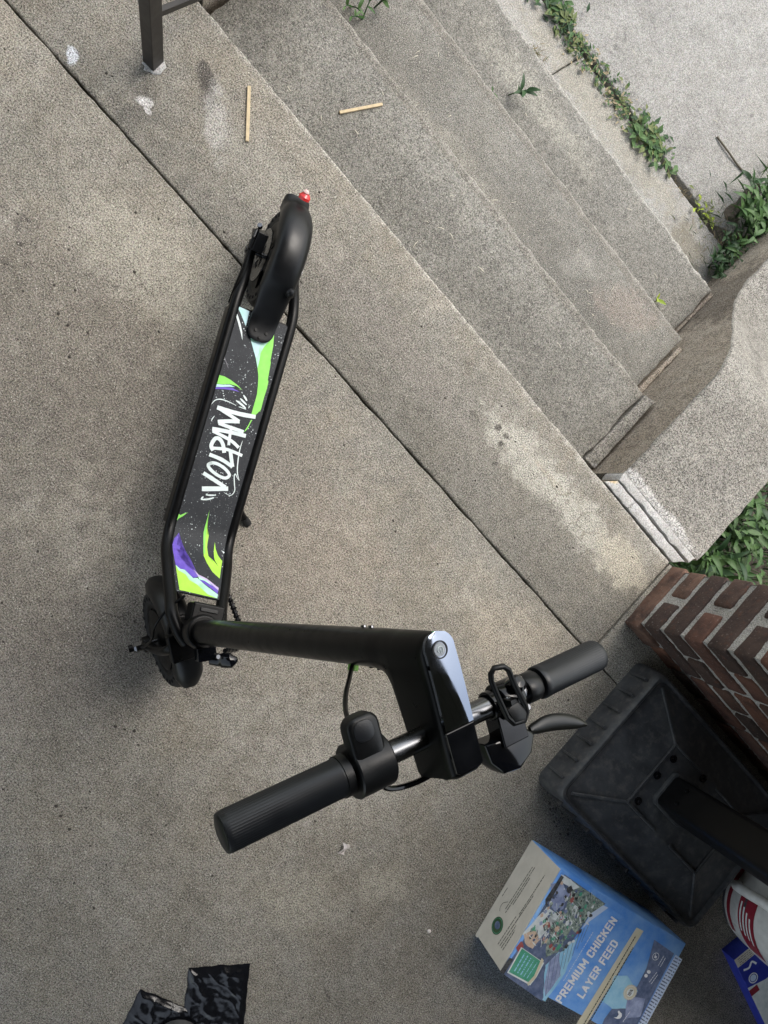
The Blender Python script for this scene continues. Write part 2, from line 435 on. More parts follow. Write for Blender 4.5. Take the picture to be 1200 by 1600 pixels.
porch = empty('porch_floor', kind='structure')
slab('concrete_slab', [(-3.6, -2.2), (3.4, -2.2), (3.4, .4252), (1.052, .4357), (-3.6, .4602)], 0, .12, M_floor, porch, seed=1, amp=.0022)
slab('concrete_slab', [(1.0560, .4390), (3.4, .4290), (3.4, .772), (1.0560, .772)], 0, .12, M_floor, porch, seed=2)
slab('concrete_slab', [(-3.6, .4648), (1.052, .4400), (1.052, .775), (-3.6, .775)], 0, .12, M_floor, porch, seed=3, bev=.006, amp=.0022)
MB().box((-.1, -.7, -.16), (7.0, 2.9, .295)).build('joint_filling', M_dirt, porch)
MB().box((-.1, .3, -.42), (6.9, .9, .2)).build('foundation', M_grime, porch)

steps = empty('porch_steps', (0, 0, -.6))
tag(steps, 'wide worn concrete steps leading down from the porch to the pale walkway', 'steps')
st_z = .6
TR = [(.722, .770, 1.112, -.15), (.748, 1.105, 1.418, -.30), (.757, 1.411, 1.722, -.45)]
for i, (ue, v0, v1, z) in enumerate(TR):
    o = slab('tread', [(-.745 - .012 * i, v0), (ue, v0), (ue, v1), (-.745 - .012 * i, v1)], z + st_z, .145, M_step, steps, bev=.007, seed=11 + i, amp=.0058)
MB().box((0, .92, .08), (1.42, .30, .16)).build('step_core', M_grime, steps)

def curb_top(v):
    if v < 1.20: return .010
    t = min(1, (v - 1.20) / .56); s = t * t * (3 - 2 * t)
    return .010 - .325 * s - (0 if v < 1.76 else .03 * (v - 1.76))
def side_wall(name, u0, u1, label, v1=2.55):
    w_ = empty(name, ((u0 + u1) / 2, .84, -.6)); tag(w_, label, 'wall')
    O = Vector(w_.location); mb = MB(); n = 150
    us = [u0, u0 + .002, u0 + .008] + [u0 + .008 + (u1 - u0 - .016) * k / 10 for k in range(1, 10)] + [u1 - .008, u1 - .002, u1]
    drop = [.009, .003, 0] + [0] * 9 + [0, .003, .009]
    def top(i, j):
        v = .836 + (v1 - .836) * i / n; u = us[j]
        z = curb_top(v) - drop[j] + .0018 * noise.noise(Vector((u * 14, v * 14, 3)))
        if j < 2 or j > len(us) - 3: z += .004 * noise.noise(Vector((u * 30, v * 30, 9))); u += .003 * noise.noise(Vector((v * 22, j // 5, 1)))
        if i == 0: z -= .004
        return Vector((u, v, z)) - O
    m = len(us)
    vs = [top(i, j) for i in range(n + 1) for j in range(m)]
    fs = [(i * m + j, (i + 1) * m + j, (i + 1) * m + j + 1, i * m + j + 1) for i in range(n) for j in range(m - 1)]
    mb.add(vs, fs)
    for j, mi in ((0, 1), (m - 1, 1)):
        lo = [Vector((us[j], .836 + (v1 - .836) * i / n, -.75)) - O for i in range(n + 1)]
        hi = [vs[i * m + j] for i in range(n + 1)]
        mb.add(lo + hi, [(i, i + 1, n + 2 + i, n + 1 + i) for i in range(n)], mi=mi)
    for i in (0, n):
        lo = [Vector((us[0], .836 + (v1 - .836) * i / n, -.75)) - O, Vector((us[-1], .836 + (v1 - .836) * i / n, -.75)) - O]
        mb.add(lo + [vs[i * m + j] for j in range(m - 1, -1, -1)], [tuple(range(m + 2))])
    flip = (u0 < 0)
    mb.build('wall_body', [M_cheek, M_grime], w_, sharp=50)
    return w_
cheek = side_wall('side_wall', .777, 1.109, 'low concrete side wall beside the steps, dipping in a smooth curve')
O_ = Vector(cheek.location)
loc2 = lambda pts: [(x - O_.x, y - O_.y) for x, y in pts]
# white mortar patch between porch edge and wall, and the thin strip beside the first tread
MB().prism(jag(loc2([(.752, .7792), (1.056, .7792), (1.085, .8085), (.778, .8075)]), .009, .0030, 5), .52, .6020, inset=.0012).build('mortar_strip', M_patch, cheek, sharp=60)
MB().prism(jag(loc2([(.778, .8115), (1.092, .8130), (1.100, .838), (.778, .838)]), .008, .0042, 6), .52, .6055, inset=.0012).build('mortar_strip', M_patch, cheek, sharp=60)
MB().prism(jag(loc2([(0.7274,0.8445),(0.7696,0.8496),(0.7654,1.1243),(0.7292,1.1144)]), .014, .002, 8), .2, .449, inset=.004).build('cement_fillet', M_cheek, cheek, sharp=60)
MB().prism(jag(loc2([(.752, 1.125), (.776, 1.125), (.776, 1.40), (.760, 1.40)]), .014, .003, 9), .0, .292, inset=.004).build('cement_fillet', M_grime, cheek, sharp=60)
MB().prism(jag(loc2([(.763, 1.425), (.776, 1.425), (.776, 1.72), (.763, 1.72)]), .014, .003, 10), .0, .145, inset=.004).build('cement_fillet', M_grime, cheek, sharp=60)
cheek2 = side_wall('side_wall', -1.09, -.765, 'low concrete side wall under the metal railing at the far end of the steps')

path = empty('path', (0, 0, -.6), kind='structure')
slab('concrete_slab', [(-4, 1.70), (-.155, 1.70), (-.108, 1.975), (-4, 1.975)], 0, .08, M_walk, path, seed=21, bev=.005, amp=.004)
slab('concrete_slab', [(-.151, 1.70), (.80, 1.70), (.775, 1.978), (-.104, 1.975)], 0, .08, M_walk, path, seed=22, bev=.005, amp=.004)
slab('concrete_slab', [(-4, 2.0), (.64, 2.0), (.74, 2.06), (.86, 2.2), (1.0, 6.5), (-4, 6.5)], .003, .08, M_walk, path, seed=23, bev=.005, amp=.004)
g = MB().grid(lambda a, b: Vector((-150 + 300 * a, -150 + 300 * b, -.635)), 2, 2).build('ground', plain('lawn_ground', (.06, .075, .035), .95, var=.4, vscale=3, bump=.6, bscale=30, bdist=.02), kind='structure')
bed = MB().grid(lambda a, b: Vector((1.112 + 2.2 * a, .79 + 1.6 * b, -.50 + .03 * noise.noise(Vector((a * 9, b * 9, 2))))), 40, 40).build('soil_bed', M_soil, kind='structure')
MB().grid(lambda a, b: Vector((.60 + .9 * a, 1.80 + .75 * b, -.605 + .02 * noise.noise(Vector((a * 7, b * 7, 5))))), 16, 16).build('soil_patch', M_soil, kind='structure')

# brick parapet wall: header and stretcher courses
wall = empty('brick_wall', (1.067, .672, 0)); tag(wall, 'thick brick wall of dark red bricks with rough pale mortar beside the steps', 'wall')
CH, BHT, W, LEN, NC = .08, .0545, .196, 2.0, 13
bm_ = {}
def brick_mesh(l, d, var):
    k = (round(l, 3), round(d, 3), var)
    if k not in bm_:
        r_ = random.Random(hash(k) & 0xffff); mb = MB()
        pl = jag(rrect(-l / 2, l / 2, -d / 2, d / 2, .004, 1), .022, .0022, var * 3.1)
        mb.prism(pl, -BHT / 2, BHT / 2, inset=.004)
        bm_[k] = mb.mesh('brick', M_brick, 50)
    return bm_[k]
def put_brick(x, y, z, l, d):
    o = bpy.data.objects.new('brick', brick_mesh(l, d, rng.randrange(4))); COL.objects.link(o); o.parent = wall
    o.location = (x, y, z); o.rotation_euler = (rng.uniform(-.012, .012), rng.uniform(-.012, .012), rng.uniform(-.02, .02) + (math.pi if rng.random() < .5 else 0))
for c in range(NC):
    z = CH * c + BHT / 2 - .002 + (0 if c else .002)
    if c % 2 == 0:
        u = 0
        while u < LEN:
            put_brick(u + .046, rng.uniform(-.003, .003), z, .092, W + (.012 if c == 0 and u == 0 else 0)); u += .104
    else:
        for side in (-1, 1):
            u = 0; first = True
            while u < LEN:
                l = .19
                put_brick(u + l / 2 + (0 if not first else rng.uniform(-.002, .003)), side * (W / 4 + .006), z, l, W / 2 - .012); u += l + .014; first = False
def mortar_core():
    mb = MB(); hw = W / 2 - .007; top = CH * NC - .02
    def rough(p, nrm, a=.0028):
        q = noise.noise(p * 55) * .6 + noise.noise(p * 130) * .6
        return p + nrm * (q * a + .0002)
    mb.grid(lambda a, b: rough(Vector((.0065, -hw + 2 * hw * a, .0 + top * b)), Vector((-1, 0, 0))), 34, 180)
    mb.grid(lambda a, b: rough(Vector((.004 + (LEN - .02) * a, -hw, top * b)), Vector((0, -1, 0))), 220, 110, flip=True)
    mb.grid(lambda a, b: rough(Vector((.004 + (LEN - .02) * a, hw, top * b)), Vector((0, 1, 0))), 100, 60)
    mb.box((LEN / 2, 0, top / 2), (LEN - .03, 2 * hw - .02, top - .004))
    return mb
mortar_core().build('mortar', M_mortar, wall, sharp=80, fix=False)
MB().box((LEN / 2, 0, CH * NC + .03), (LEN + .06, W + .06, .06)).build('coping', M_cheek, wall, bevel=.008)

# the house round the porch: ceiling, wall behind, added end wall
roof = empty('porch_roof', (0, -.535, 2.5)); tag(roof, 'boarded porch roof overhead shading the concrete floor', 'roof')
for k in range(24):
    MB().box((-.2, -1.55 + k * .142, .012), (8.0, .138, .024)).build('ceiling_board', M_plank, roof)
MB().box((-.2, .07, .14), (8.2, 3.42, .22)).build('roof_deck', M_siding, roof)
ew = empty('end_wall_blocker', (2.72, -.7, 0)); tag(ew, 'unseen end wall added beyond the brick wall to darken the porch corner', 'wall')  # out-of-view blocker, added to keep light off the far corner
for k in range(14):
    MB().box((0, 0, .09 + k * .18), (.03, 2.95, .176), rot=(0, R(3), 0)).build('blocker_board', M_siding, ew)

# railing
rl = empty('metal_railing', (-.682, .602, 0)); tag(rl, 'dark brown square metal railing post set in a ring of pale grout', 'railing')
ry = R(4)
MB().box((0, 0, .46), (.030, .034, .93), rot=(0, 0, ry)).build('post', M_rail, rl, bevel=.002)
MB().prism(jag([(.026 * math.cos(.5236 * k) * (1 + .12 * math.sin(k * 2.3)), .026 * math.sin(.5236 * k) * (1 + .12 * math.sin(k * 2.3))) for k in range(12)], .005, .006, 4), -.003, .0045, inset=.004).build('grout_ring', M_patch, rl, sharp=70)
dv = Vector((-.01, .86, -.43)).normalized()
for z0, r0 in ((.165, (.012, .016)), (.92, (.045, .03))):
    p0 = Vector((0, .012, z0)); p1 = p0 + dv * 1.3; c = (p0 + p1) / 2
    q = dv.to_track_quat('Y', 'Z')
    MB().box((0, 0, 0), (r0[0], 1.3, r0[1]), Matrix.Translation(c) @ q.to_matrix().to_4x4()).build('rail', M_rail, rl, bevel=.002)
for k in range(8):
    p = Vector((0, .012, .165)) + dv * (.14 * (k + 1))
    MB().box((p.x, p.y, p.z + .37), (.012, .012, .75)).build('baluster', M_rail, rl)
p = Vector((0, .012, 0)) + dv * 1.3
MB().box((p.x, p.y, p.z + .28 + .0), (.03, .034, 1.4), rot=(0, 0, ry)).build('post', M_rail, rl, bevel=.002)

# ------------------------------------------------------------------ the scooter
SC = empty('electric_scooter', (-.21628, .46541, 0), (-.214223, 0, -1.050529))
tag(SC, 'black electric kick scooter leaning on its kickstand with a speckled green and purple printed deck', 'scooter')
RHO = .215
FM = Matrix(((0.86158, -0.46062, -0.21332, .611), (0.47147, 0.88188, 0, 0), (0.18812, -0.10057, 0.97698, 1.0611), (0, 0, 0, 1)))   # steering frame: forward, left, up along the stem
AX = Vector((-.21332, 0, .97698)); BASE = Vector((.7654, 0, .355))
ZD, XK, SLOPE = .157, .617, math.atan2(.102, .099)
def deck_xz(s, lift=0):
    """point on the deck's top line at running length s: flat, a short bend, then the slope up to the neck"""
    a0, a1 = XK - .035, XK + .035
    if s <= a0: return Vector((s, 0, ZD + lift))
    rr = .07 / SLOPE
    def bend(t): return Vector((a0 + rr * math.sin(t), 0, ZD + rr - rr * math.cos(t)))
    if s <= a1:
        t = (s - a0) / rr; return bend(t) + Vector((-math.sin(t), 0, math.cos(t))) * lift
    p = bend(SLOPE); e = Vector((XK, 0, ZD)) + Vector((math.cos(SLOPE), 0, math.sin(SLOPE))) * (s - XK)
    q = e + Vector((-math.sin(SLOPE), 0, math.cos(SLOPE))) * lift
    k = min(1, (s - a1) / .02); return q.lerp(p + Vector((math.cos(SLOPE), 0, math.sin(SLOPE))) * (s - a1) + Vector((-math.sin(SLOPE), 0, math.cos(SLOPE))) * lift, 1 - k)
def halfw(s):
    if s < XK: return .0585
    return .0585 - .014 * (s - XK) / .142
# sheet on the deck
def deck_sheet():
    n = 60; s0, s1 = .134, .759
    mb = MB()
    mb.grid(lambda a, b: deck_xz(s0 + (s1 - s0) * a, .0004) + Vector((0, halfw(s0 + (s1 - s0) * a) * (1 - 2 * b), 0)), n, 4)
    mb.grid(lambda a, b: deck_xz(s0 + (s1 - s0) * a, -.004) + Vector((0, halfw(s0 + (s1 - s0) * a) * (1 - 2 * b), 0)), n, 4, flip=True)
    return mb
deck = MB()
deck.grid(lambda a, b: deck_xz(.13 + .627 * a, -.0035) + Vector((0, halfw(.13 + .627 * a) * (1.04 - 2.08 * b), 0)), 50, 2)
deck.box((.365, 0, .117), (.47, .136, .052))
deck.build('deck_body', M_black, SC, bevel=0)
sheet = deck_sheet().build('printed_deck_sheet', M_deck, SC, sharp=60)
def rail_path(sd):
    pts = [(-.005, sd * .052, .108), (.03, sd * .054, .117), (.075, sd * .058, .140), (.12, sd * .063, .149), (.2, sd * .0635, .150)]
    pts += [(x, sd * .0635, .150) for x in (.3, .4, .5, .56)]
    for s in (XK - .02, XK + .01, XK + .04, XK + .08, XK + .12, XK + .155, XK + .19):
        p = deck_xz(s, -.007); w_ = .0635 if s < XK + .05 else .0635 - (.018 if sd < 0 else .015) * (s - XK - .05) / .14
        pts.append((p.x, sd * w_, p.z))
    p = pts[-1]; pts.append((p[0] + .03, sd * .026, p[2] + .018)); pts.append((p[0] + .045, sd * .010, p[2] + .02))
    return smoothpath(pts, 4)
for sd in (-1, 1):
    P = rail_path(sd); n = len(P)
    MB().tube(P, [.0095 + .0022 * min(1, k / (n * .18)) for k in range(n)], 16).build('frame_rail', M_black, SC)

# deck print: brush lettering and flame shapes lying on the sheet
def decal(name, polys, mat, parent, lift, mapper, cuts=()):
    bm = bmesh.new()
    for poly in polys:
        vs = [bm.verts.new((x, y, 0)) for x, y in poly]
        try: f = bm.faces.new(vs)
        except ValueError: continue
    bmesh.ops.triangulate(bm, faces=bm.faces[:])
    for s in cuts:
        bmesh.ops.bisect_plane(bm, geom=bm.verts[:] + bm.edges[:] + bm.faces[:], plane_co=(s, 0, 0), plane_no=(1, 0, 0))
    bmesh.ops.triangulate(bm, faces=bm.faces[:])
    for v in bm.verts: v.co = mapper(v.co.x, v.co.y, lift)
    bmesh.ops.recalc_face_normals(bm, faces=bm.faces[:])
    me = bpy.data.meshes.new(name); bm.to_mesh(me); bm.free(); me.materials.append(mat)
    o = bpy.data.objects.new(name, me); COL.objects.link(o); o.parent = parent; return o
def stroke(pts, w, rag=.12, seed=1, taper=False, k=5):
    """one brush stroke as a polygon; w in the same unit as the points"""
    P = smoothpath([(x, y, 0) for x, y in pts], k) if len(pts) > 2 else [Vector((*pts[0], 0)).lerp(Vector((*pts[1], 0)), i / 5) for i in range(6)]
    L, Rr = [], []; n = len(P)
    for i, p in enumerate(P):
        t = (P[min(i + 1, n - 1)] - P[max(i - 1, 0)]).normalized(); q = Vector((-t.y, t.x, 0))
        ww = w / 2 * (1 + rag * noise.noise(Vector((p.x * 300, p.y * 300, seed))))
        if taper: ww *= max(.12, math.sin(math.pi * (i + .6) / (n + .2)) ** .6)
        L.append(p + q * ww); Rr.append(p - q * ww)
    return [[(a.x, a.y), (b.x, b.y), (d.x, d.y), (c.x, c.y)] for a, b, c, d in zip(L[:-1], L[1:], Rr[:-1], Rr[1:])]
dm = lambda s, y, lift: deck_xz(s, lift) + Vector((0, y, 0))
CUTS = [XK - .035 + .01 * k for k in range(8)] + [XK + .055]
MM = .001
def strokes(name, items, lift0, mat=None, taper=False):
    """several overlapping brush strokes as one mesh, each a hair above the one before"""
    o = None; vs, fs = [], []
    for q_, (pts, w_) in enumerate(items):
        bm = bmesh.new()
        for poly in stroke(pts, w_ * .001, taper=taper) if len(pts) < 12 or taper else stroke(pts, w_ * .001, k=4):
            bm.faces.new([bm.verts.new((x, y, 0)) for x, y in poly])
        bmesh.ops.remove_doubles(bm, verts=bm.verts[:], dist=1e-6)
        bm.verts.index_update(); n0 = len(vs)
        vs += [tuple(dm(v.co.x, v.co.y, lift0 + q_ * .00012)) for v in bm.verts]; fs += [[v.index + n0 for v in f.verts] for f in bm.faces]; bm.free()
    me = bpy.data.meshes.new(name); me.from_pydata(vs, [], fs); me.materials.append(mat or I_white)
    o = bpy.data.objects.new(name, me); COL.objects.link(o); o.parent = sheet; return o
ring = [(0.4625,-0.0255),(0.4571,-0.0189),(0.4562,-0.0071),(0.4603,0.0082),(0.4673,0.0199),(0.4733,0.0230),(0.4796,0.0165),(0.4796,0.0042),(0.4752,-0.0102),(0.4691,-0.0215)]
strokes('letter', [([(0.5144,-0.0242),(0.4993,0.0285)], 9.5), ([(0.4823,-0.0305),(0.4895,-0.0060),(0.4980,0.0219)], 8.0)], .0011)
strokes('letter', [(ring + ring[:2], 6.6)], .0012)
strokes('letter', [([(0.4422,-0.0294),(0.4450,-0.0016),(0.4529,0.0245)], 7.6), ([(0.4529,0.0245),(0.4384,0.0176),(0.4230,0.0109)], 7.6)], .0013)
strokes('letter', [([(0.4321,-0.0242),(0.4230,-0.0310),(0.4071,-0.0267),(0.4059,-0.0175),(0.4150,-0.0078),(0.4301,-0.0008)], 8.0), ([(0.4284,-0.0291),(0.4219,0.0004),(0.4225,0.0182),(0.4245,0.0375)], 6.4)], .0017)
strokes('letter', [([(0.3902,-0.0386),(0.3863,-0.0102),(0.3842,0.0139),(0.3829,0.0332)], 8.2), ([(0.3939,-0.0366),(0.3984,-0.0101),(0.4028,0.0088),(0.4107,0.0254)], 6.8), ([(0.4122,0.0036),(0.3916,0.0002),(0.3748,-0.0013)], 6.0)], .0021)
strokes('letter', [([(0.3452,-0.0414),(0.3445,-0.0120),(0.3422,0.0157),(0.3384,0.0416)], 8.6), ([(0.3454,-0.0379),(0.3505,-0.0172),(0.3587,0.0108)], 7.6), ([(0.3584,0.0116),(0.3650,-0.0112),(0.3729,-0.0319)], 8.0), ([(0.3751,-0.0292),(0.3761,-0.0026),(0.3765,0.0259)], 7.6)], .0026)
for q_, (pts, w_) in enumerate((([(0.3425,-0.0538),(0.3329,-0.0494),(0.3271,-0.0398),(0.3262,-0.0244),(0.3284,-0.0053)], 2.2), ([(0.3190,-0.0069),(0.3225,0.0045),(0.3278,0.0171)], 4.2), ([(0.3119,-0.0004),(0.3161,0.0079),(0.3204,0.0167)], 4.0), ([(0.3031,0.0041),(0.3075,0.0099),(0.3123,0.0149)], 4.0), ([(0.3296,0.0013),(0.3293,0.0101),(0.3297,0.0183)], 1.8), ([(0.3260,0.0225),(0.3224,0.0227),(0.3199,0.0225)], 1.6), ([(0.3761,-0.0448),(0.3696,-0.0438),(0.3633,-0.0413)], 1.8), ([(0.3943,0.0294),(0.4105,0.0289),(0.4276,0.0304),(0.4508,0.0346),(0.4651,0.0394),(0.4762,0.0463)], 2.4), ([(0.4768,0.0459),(0.4711,0.0397),(0.4656,0.0345),(0.4704,0.0333),(0.4863,0.0384),(0.4999,0.0429),(0.5114,0.0374),(0.5093,0.0217)], 2.2), ([(0.5241,-0.0128),(0.5223,-0.0033),(0.5190,0.0076)], 3.4), ([(0.5209,-0.0106),(0.5230,-0.0117),(0.5252,-0.0125)], 3.0), ([(0.5358,-0.0197),(0.5321,-0.0074),(0.5251,0.0054)], 3.8), ([(0.5287,-0.0170),(0.5327,-0.0189),(0.5363,-0.0196)], 3.4))):
    strokes('pen_mark', [(pts, w_)], .0012 + .00005 * q_, taper=True)
K = .0008
decal('flame_print', [[(0.1860,-0.0149),(0.2018,-0.0052),(0.2201,0.0070),(0.2394,0.0170),(0.2551,0.0236),(0.2732,0.0280),(0.2917,0.0315),(0.3080,0.0317),(0.3255,0.0318),(0.3424,0.0318),(0.3429,0.0353),(0.3323,0.0424),(0.3198,0.0488),(0.2942,0.0480),(0.2726,0.0486),(0.2582,0.0474),(0.2556,0.0452),(0.2191,0.0411),(0.2149,0.0391),(0.1831,0.0359),(0.1464,0.0282),(0.1574,0.0255),(0.1721,0.0214)]], I_green, sheet, K, dm)
decal('flame_print', [[(0.3270,0.0328),(0.3346,0.0336),(0.3325,0.0399),(0.3236,0.0401),(0.3209,0.0446),(0.3255,0.0487),(0.3187,0.0470),(0.3136,0.0491),(0.3117,0.0467),(0.2995,0.0464),(0.3008,0.0322)]], I_green, sheet, K + .0001, dm)
decal('flame_print', [[(0.3472,0.0343),(0.3587,0.0323),(0.3784,0.0265),(0.3674,0.0326),(0.3467,0.0369)]], I_green, sheet, K, dm)
decal('flame_print', [[(0.1860,-0.0149),(0.2018,-0.0052),(0.2201,0.0070),(0.2394,0.0170),(0.2232,0.0164),(0.2076,0.0143),(0.1933,0.0176),(0.1774,0.0247),(0.1721,0.0214)]], I_mint, sheet, K + .0001, dm)
decal('flame_print', [[(0.1920,-0.0115),(0.2045,-0.0035),(0.2213,0.0082),(0.2091,0.0105),(0.1952,0.0080),(0.1867,0.0088)]], I_cyan, sheet, K + .0002, dm)
decal('flame_print', [[(0.1334,-0.0600),(0.1343,-0.0324),(0.1487,-0.0319),(0.1670,-0.0309),(0.1516,-0.0434)]], I_cyan, sheet, K, dm)
decal('flame_print', [[(0.1402,-0.0612),(0.1508,-0.0535),(0.1673,-0.0420),(0.1806,-0.0348),(0.1964,-0.0296),(0.1832,-0.0373),(0.1664,-0.0481),(0.1485,-0.0599)]], I_white, sheet, K, dm)
decal('flame_print', [[(0.2399,-0.0583),(0.2409,-0.0558),(0.2617,-0.0402),(0.2595,-0.0431)]], I_grey, sheet, K, dm)
decal('flame_print', [[(0.2808,-0.0586),(0.2796,-0.0444),(0.2823,-0.0292),(0.2875,-0.0137),(0.2944,-0.0001),(0.2900,-0.0154),(0.2910,-0.0299),(0.2964,-0.0430),(0.2993,-0.0566)]], I_green, sheet, K, dm)
decal('flame_print', [[(0.3005,-0.0582),(0.2966,-0.0413),(0.2921,-0.0296),(0.2930,-0.0170),(0.2962,-0.0284),(0.3011,-0.0416),(0.3066,-0.0574)]], I_cyan, sheet, K + .0001, dm)
decal('flame_print', [[(0.3072,-0.0572),(0.3005,-0.0385),(0.2963,-0.0218),(0.2997,-0.0051),(0.3006,-0.0189),(0.3049,-0.0388),(0.3107,-0.0562)]], I_purple, sheet, K, dm)
decal('flame_print', [[(0.5922,-0.0558),(0.5830,-0.0564),(0.5761,-0.0548),(0.5776,-0.0515),(0.5681,-0.0383),(0.5778,-0.0450),(0.5856,-0.0528)]], I_green, sheet, K, dm)
decal('flame_print', [[(0.5526,0.0035),(0.5759,0.0039),(0.5993,0.0039),(0.6247,0.0082),(0.6545,0.0113),(0.6739,0.0175),(0.6933,0.0293),(0.7063,0.0450),(0.6767,0.0481),(0.6753,0.0407),(0.6599,0.0306),(0.6661,0.0295),(0.6499,0.0207),(0.6294,0.0167),(0.6153,0.0163),(0.6035,0.0162),(0.6088,0.0141),(0.5892,0.0091),(0.5725,0.0058)]], I_lime, sheet, K, dm, CUTS)
decal('flame_print', [[(0.5526,0.0035),(0.5759,0.0039),(0.5993,0.0039),(0.6247,0.0082),(0.6491,0.0112),(0.6482,0.0144),(0.6234,0.0122),(0.6008,0.0095),(0.5768,0.0062)]], I_green, sheet, K + .0001, dm, CUTS)
decal('flame_print', [[(0.6145,0.0313),(0.6292,0.0352),(0.6422,0.0405),(0.6555,0.0506),(0.6776,0.0481),(0.6752,0.0410),(0.6585,0.0343),(0.6375,0.0318)]], I_lime, sheet, K + .0001, dm, CUTS)
decal('flame_print', [[(0.6423,-0.0548),(0.6696,-0.0519),(0.6970,-0.0465),(0.7037,-0.0366),(0.7062,-0.0296),(0.7143,-0.0210),(0.7193,-0.0084),(0.7129,0.0015),(0.7008,-0.0103),(0.6898,-0.0260),(0.6797,-0.0327),(0.6840,-0.0329),(0.6698,-0.0408),(0.6504,-0.0465),(0.6132,-0.0452),(0.6318,-0.0497),(0.6272,-0.0525)]], I_purple, sheet, K, dm, CUTS)
decal('flame_print', [[(0.7210,0.0028),(0.7293,0.0156),(0.7373,0.0299),(0.7466,0.0406),(0.7367,0.0421),(0.7247,0.0269),(0.7192,0.0126)]], I_purple, sheet, K + .0002, dm, CUTS)
decal('flame_print', [[(0.6970,-0.0465),(0.7044,-0.0365),(0.7173,-0.0209),(0.7228,-0.0041),(0.7317,0.0129),(0.7474,0.0413),(0.7566,0.0402),(0.7551,-0.0361)]], I_lime, sheet, K, dm, CUTS)
decal('flame_print', [[(0.6970,-0.0465),(0.7044,-0.0365),(0.7041,-0.0283),(0.7202,-0.0097),(0.7171,-0.0014),(0.7310,0.0157),(0.7467,0.0413),(0.7566,0.0402),(0.7514,0.0202),(0.7337,-0.0010),(0.7265,-0.0178),(0.7151,-0.0251),(0.7090,-0.0398)]], I_mint, sheet, K + .0001, dm, CUTS)
decal('flame_print', [[(0.6974,-0.0104),(0.7083,0.0011),(0.7138,0.0182),(0.7306,0.0429),(0.7389,0.0421),(0.7307,0.0298),(0.7192,0.0126),(0.7147,0.0013)]], I_lilac, sheet, K + .0001, dm, CUTS)
decal('flame_print', [[(0.7134,-0.0001),(0.7186,0.0183),(0.7290,0.0298),(0.7201,0.0127),(0.7202,0.0028)]], I_mint, sheet, K + .0003, dm, CUTS)
decal('flame_print', [[(0.6292,0.0475),(0.6318,0.0558),(0.6356,0.0535)]], I_white, sheet, K, dm, CUTS)

# wheels
def wheel(name, M, brake):
    t = MB().lathe([(.078, -.019), (.090, -.0225), (.100, -.0205), (.1065, -.012), (.108, 0), (.1065, .012), (.100, .0205), (.090, .0225), (.078, .019)], 56, M, close=True)
    for sd in (-1, 1):
        for k in range(26):
            a = 2 * math.pi * k / 26
            t.lathe([(.0042, 0), (.0042, .0016), (.0025, .0016), (.0025, -.001), (0, -.001)], 8, M @ Matrix.Translation((.0905 * math.cos(a), .0905 * math.sin(a), sd * .0222)) @ (Matrix.Identity(4) if sd > 0 else Matrix.Rotation(math.pi, 4, 'X')))
    t = t.build(name, M_tyre, SC, sharp=40)
    r_ = MB().lathe([(.0, -.016), (.030, -.018), (.060, -.015), (.074, -.019), (.0785, -.019), (.0785, .019), (.074, .019), (.060, .015), (.030, .018), (0, .016)], 48, M)
    for sd in (-1, 1):
        for k in range(5):
            a = 2 * math.pi * k / 5 + .3
            r_.box((.048 * math.cos(a), .048 * math.sin(a), sd * .0165), (.040, .011, .006), M, rot=(0, 0, a))
    r_.build('rim', M_black, t)
    ax = MB().lathe([(0, -.066), (.006, -.066), (.006, .066), (0, .066)], 12, M)
    for sd in (-1, 1): ax.lathe([(0, -.005), (.0095, -.005), (.0095, .005), (0, .005)], 6, M @ Matrix.Translation((0, 0, sd * .060)))
    ax.build('axle', M_metal, t)
    if brake:
        d = MB().lathe([(.030, -.0012), (.058, -.0012), (.058, .0012), (.030, .0012)], 40, M @ Matrix.Translation((0, 0, -.030)), close=True)
        for k in range(5):
            a = 2 * math.pi * k / 5
            d.box((.022 * math.cos(a), .022 * math.sin(a), -.030), (.026, .007, .002), M, rot=(0, 0, a + .2))
        d.build('brake_disc', M_metal, t)
    return t
RW = Matrix.Translation((0, 0, .108)) @ Matrix.Rotation(-math.pi / 2, 4, 'X')      # local Z -> +Y
rear = wheel('rear_wheel', RW, True)
# disc brake calliper
cal = MB(); cal.box((-.012, -.052, .150), (.040, .022, .034), rot=(0, .5, 0)); cal.box((-.028, -.058, .138), (.018, .016, .022), rot=(0, .3, .2)); cal.tube([(-.03, -.063, .160), (-.012, -.066, .158), (.01, -.066, .150)], .005, 10)
cal = cal.build('brake_calliper', M_blackpl, SC, bevel=.002)
MB().tube([(-.026, -.067, .166), (-.010, -.068, .163)], .0042, 10).tube([(-.008, -.068, .148), (.012, -.067, .142)], .0036, 10).lathe([(0, 0), (.0055, 0), (.0055, .008), (0, .008)], 6, axis_M((-.033, -.062, .166), (-.3, -.5, 1))).build('adjuster', M_metal, cal)
MB().tube(smoothpath([(.012, -.067, .147), (.035, -.068, .150), (.06, -.070, .152), (.09, -.073, .150), (.13, -.074, .140)]), .0024, 8).build('brake_cable', M_black, SC)

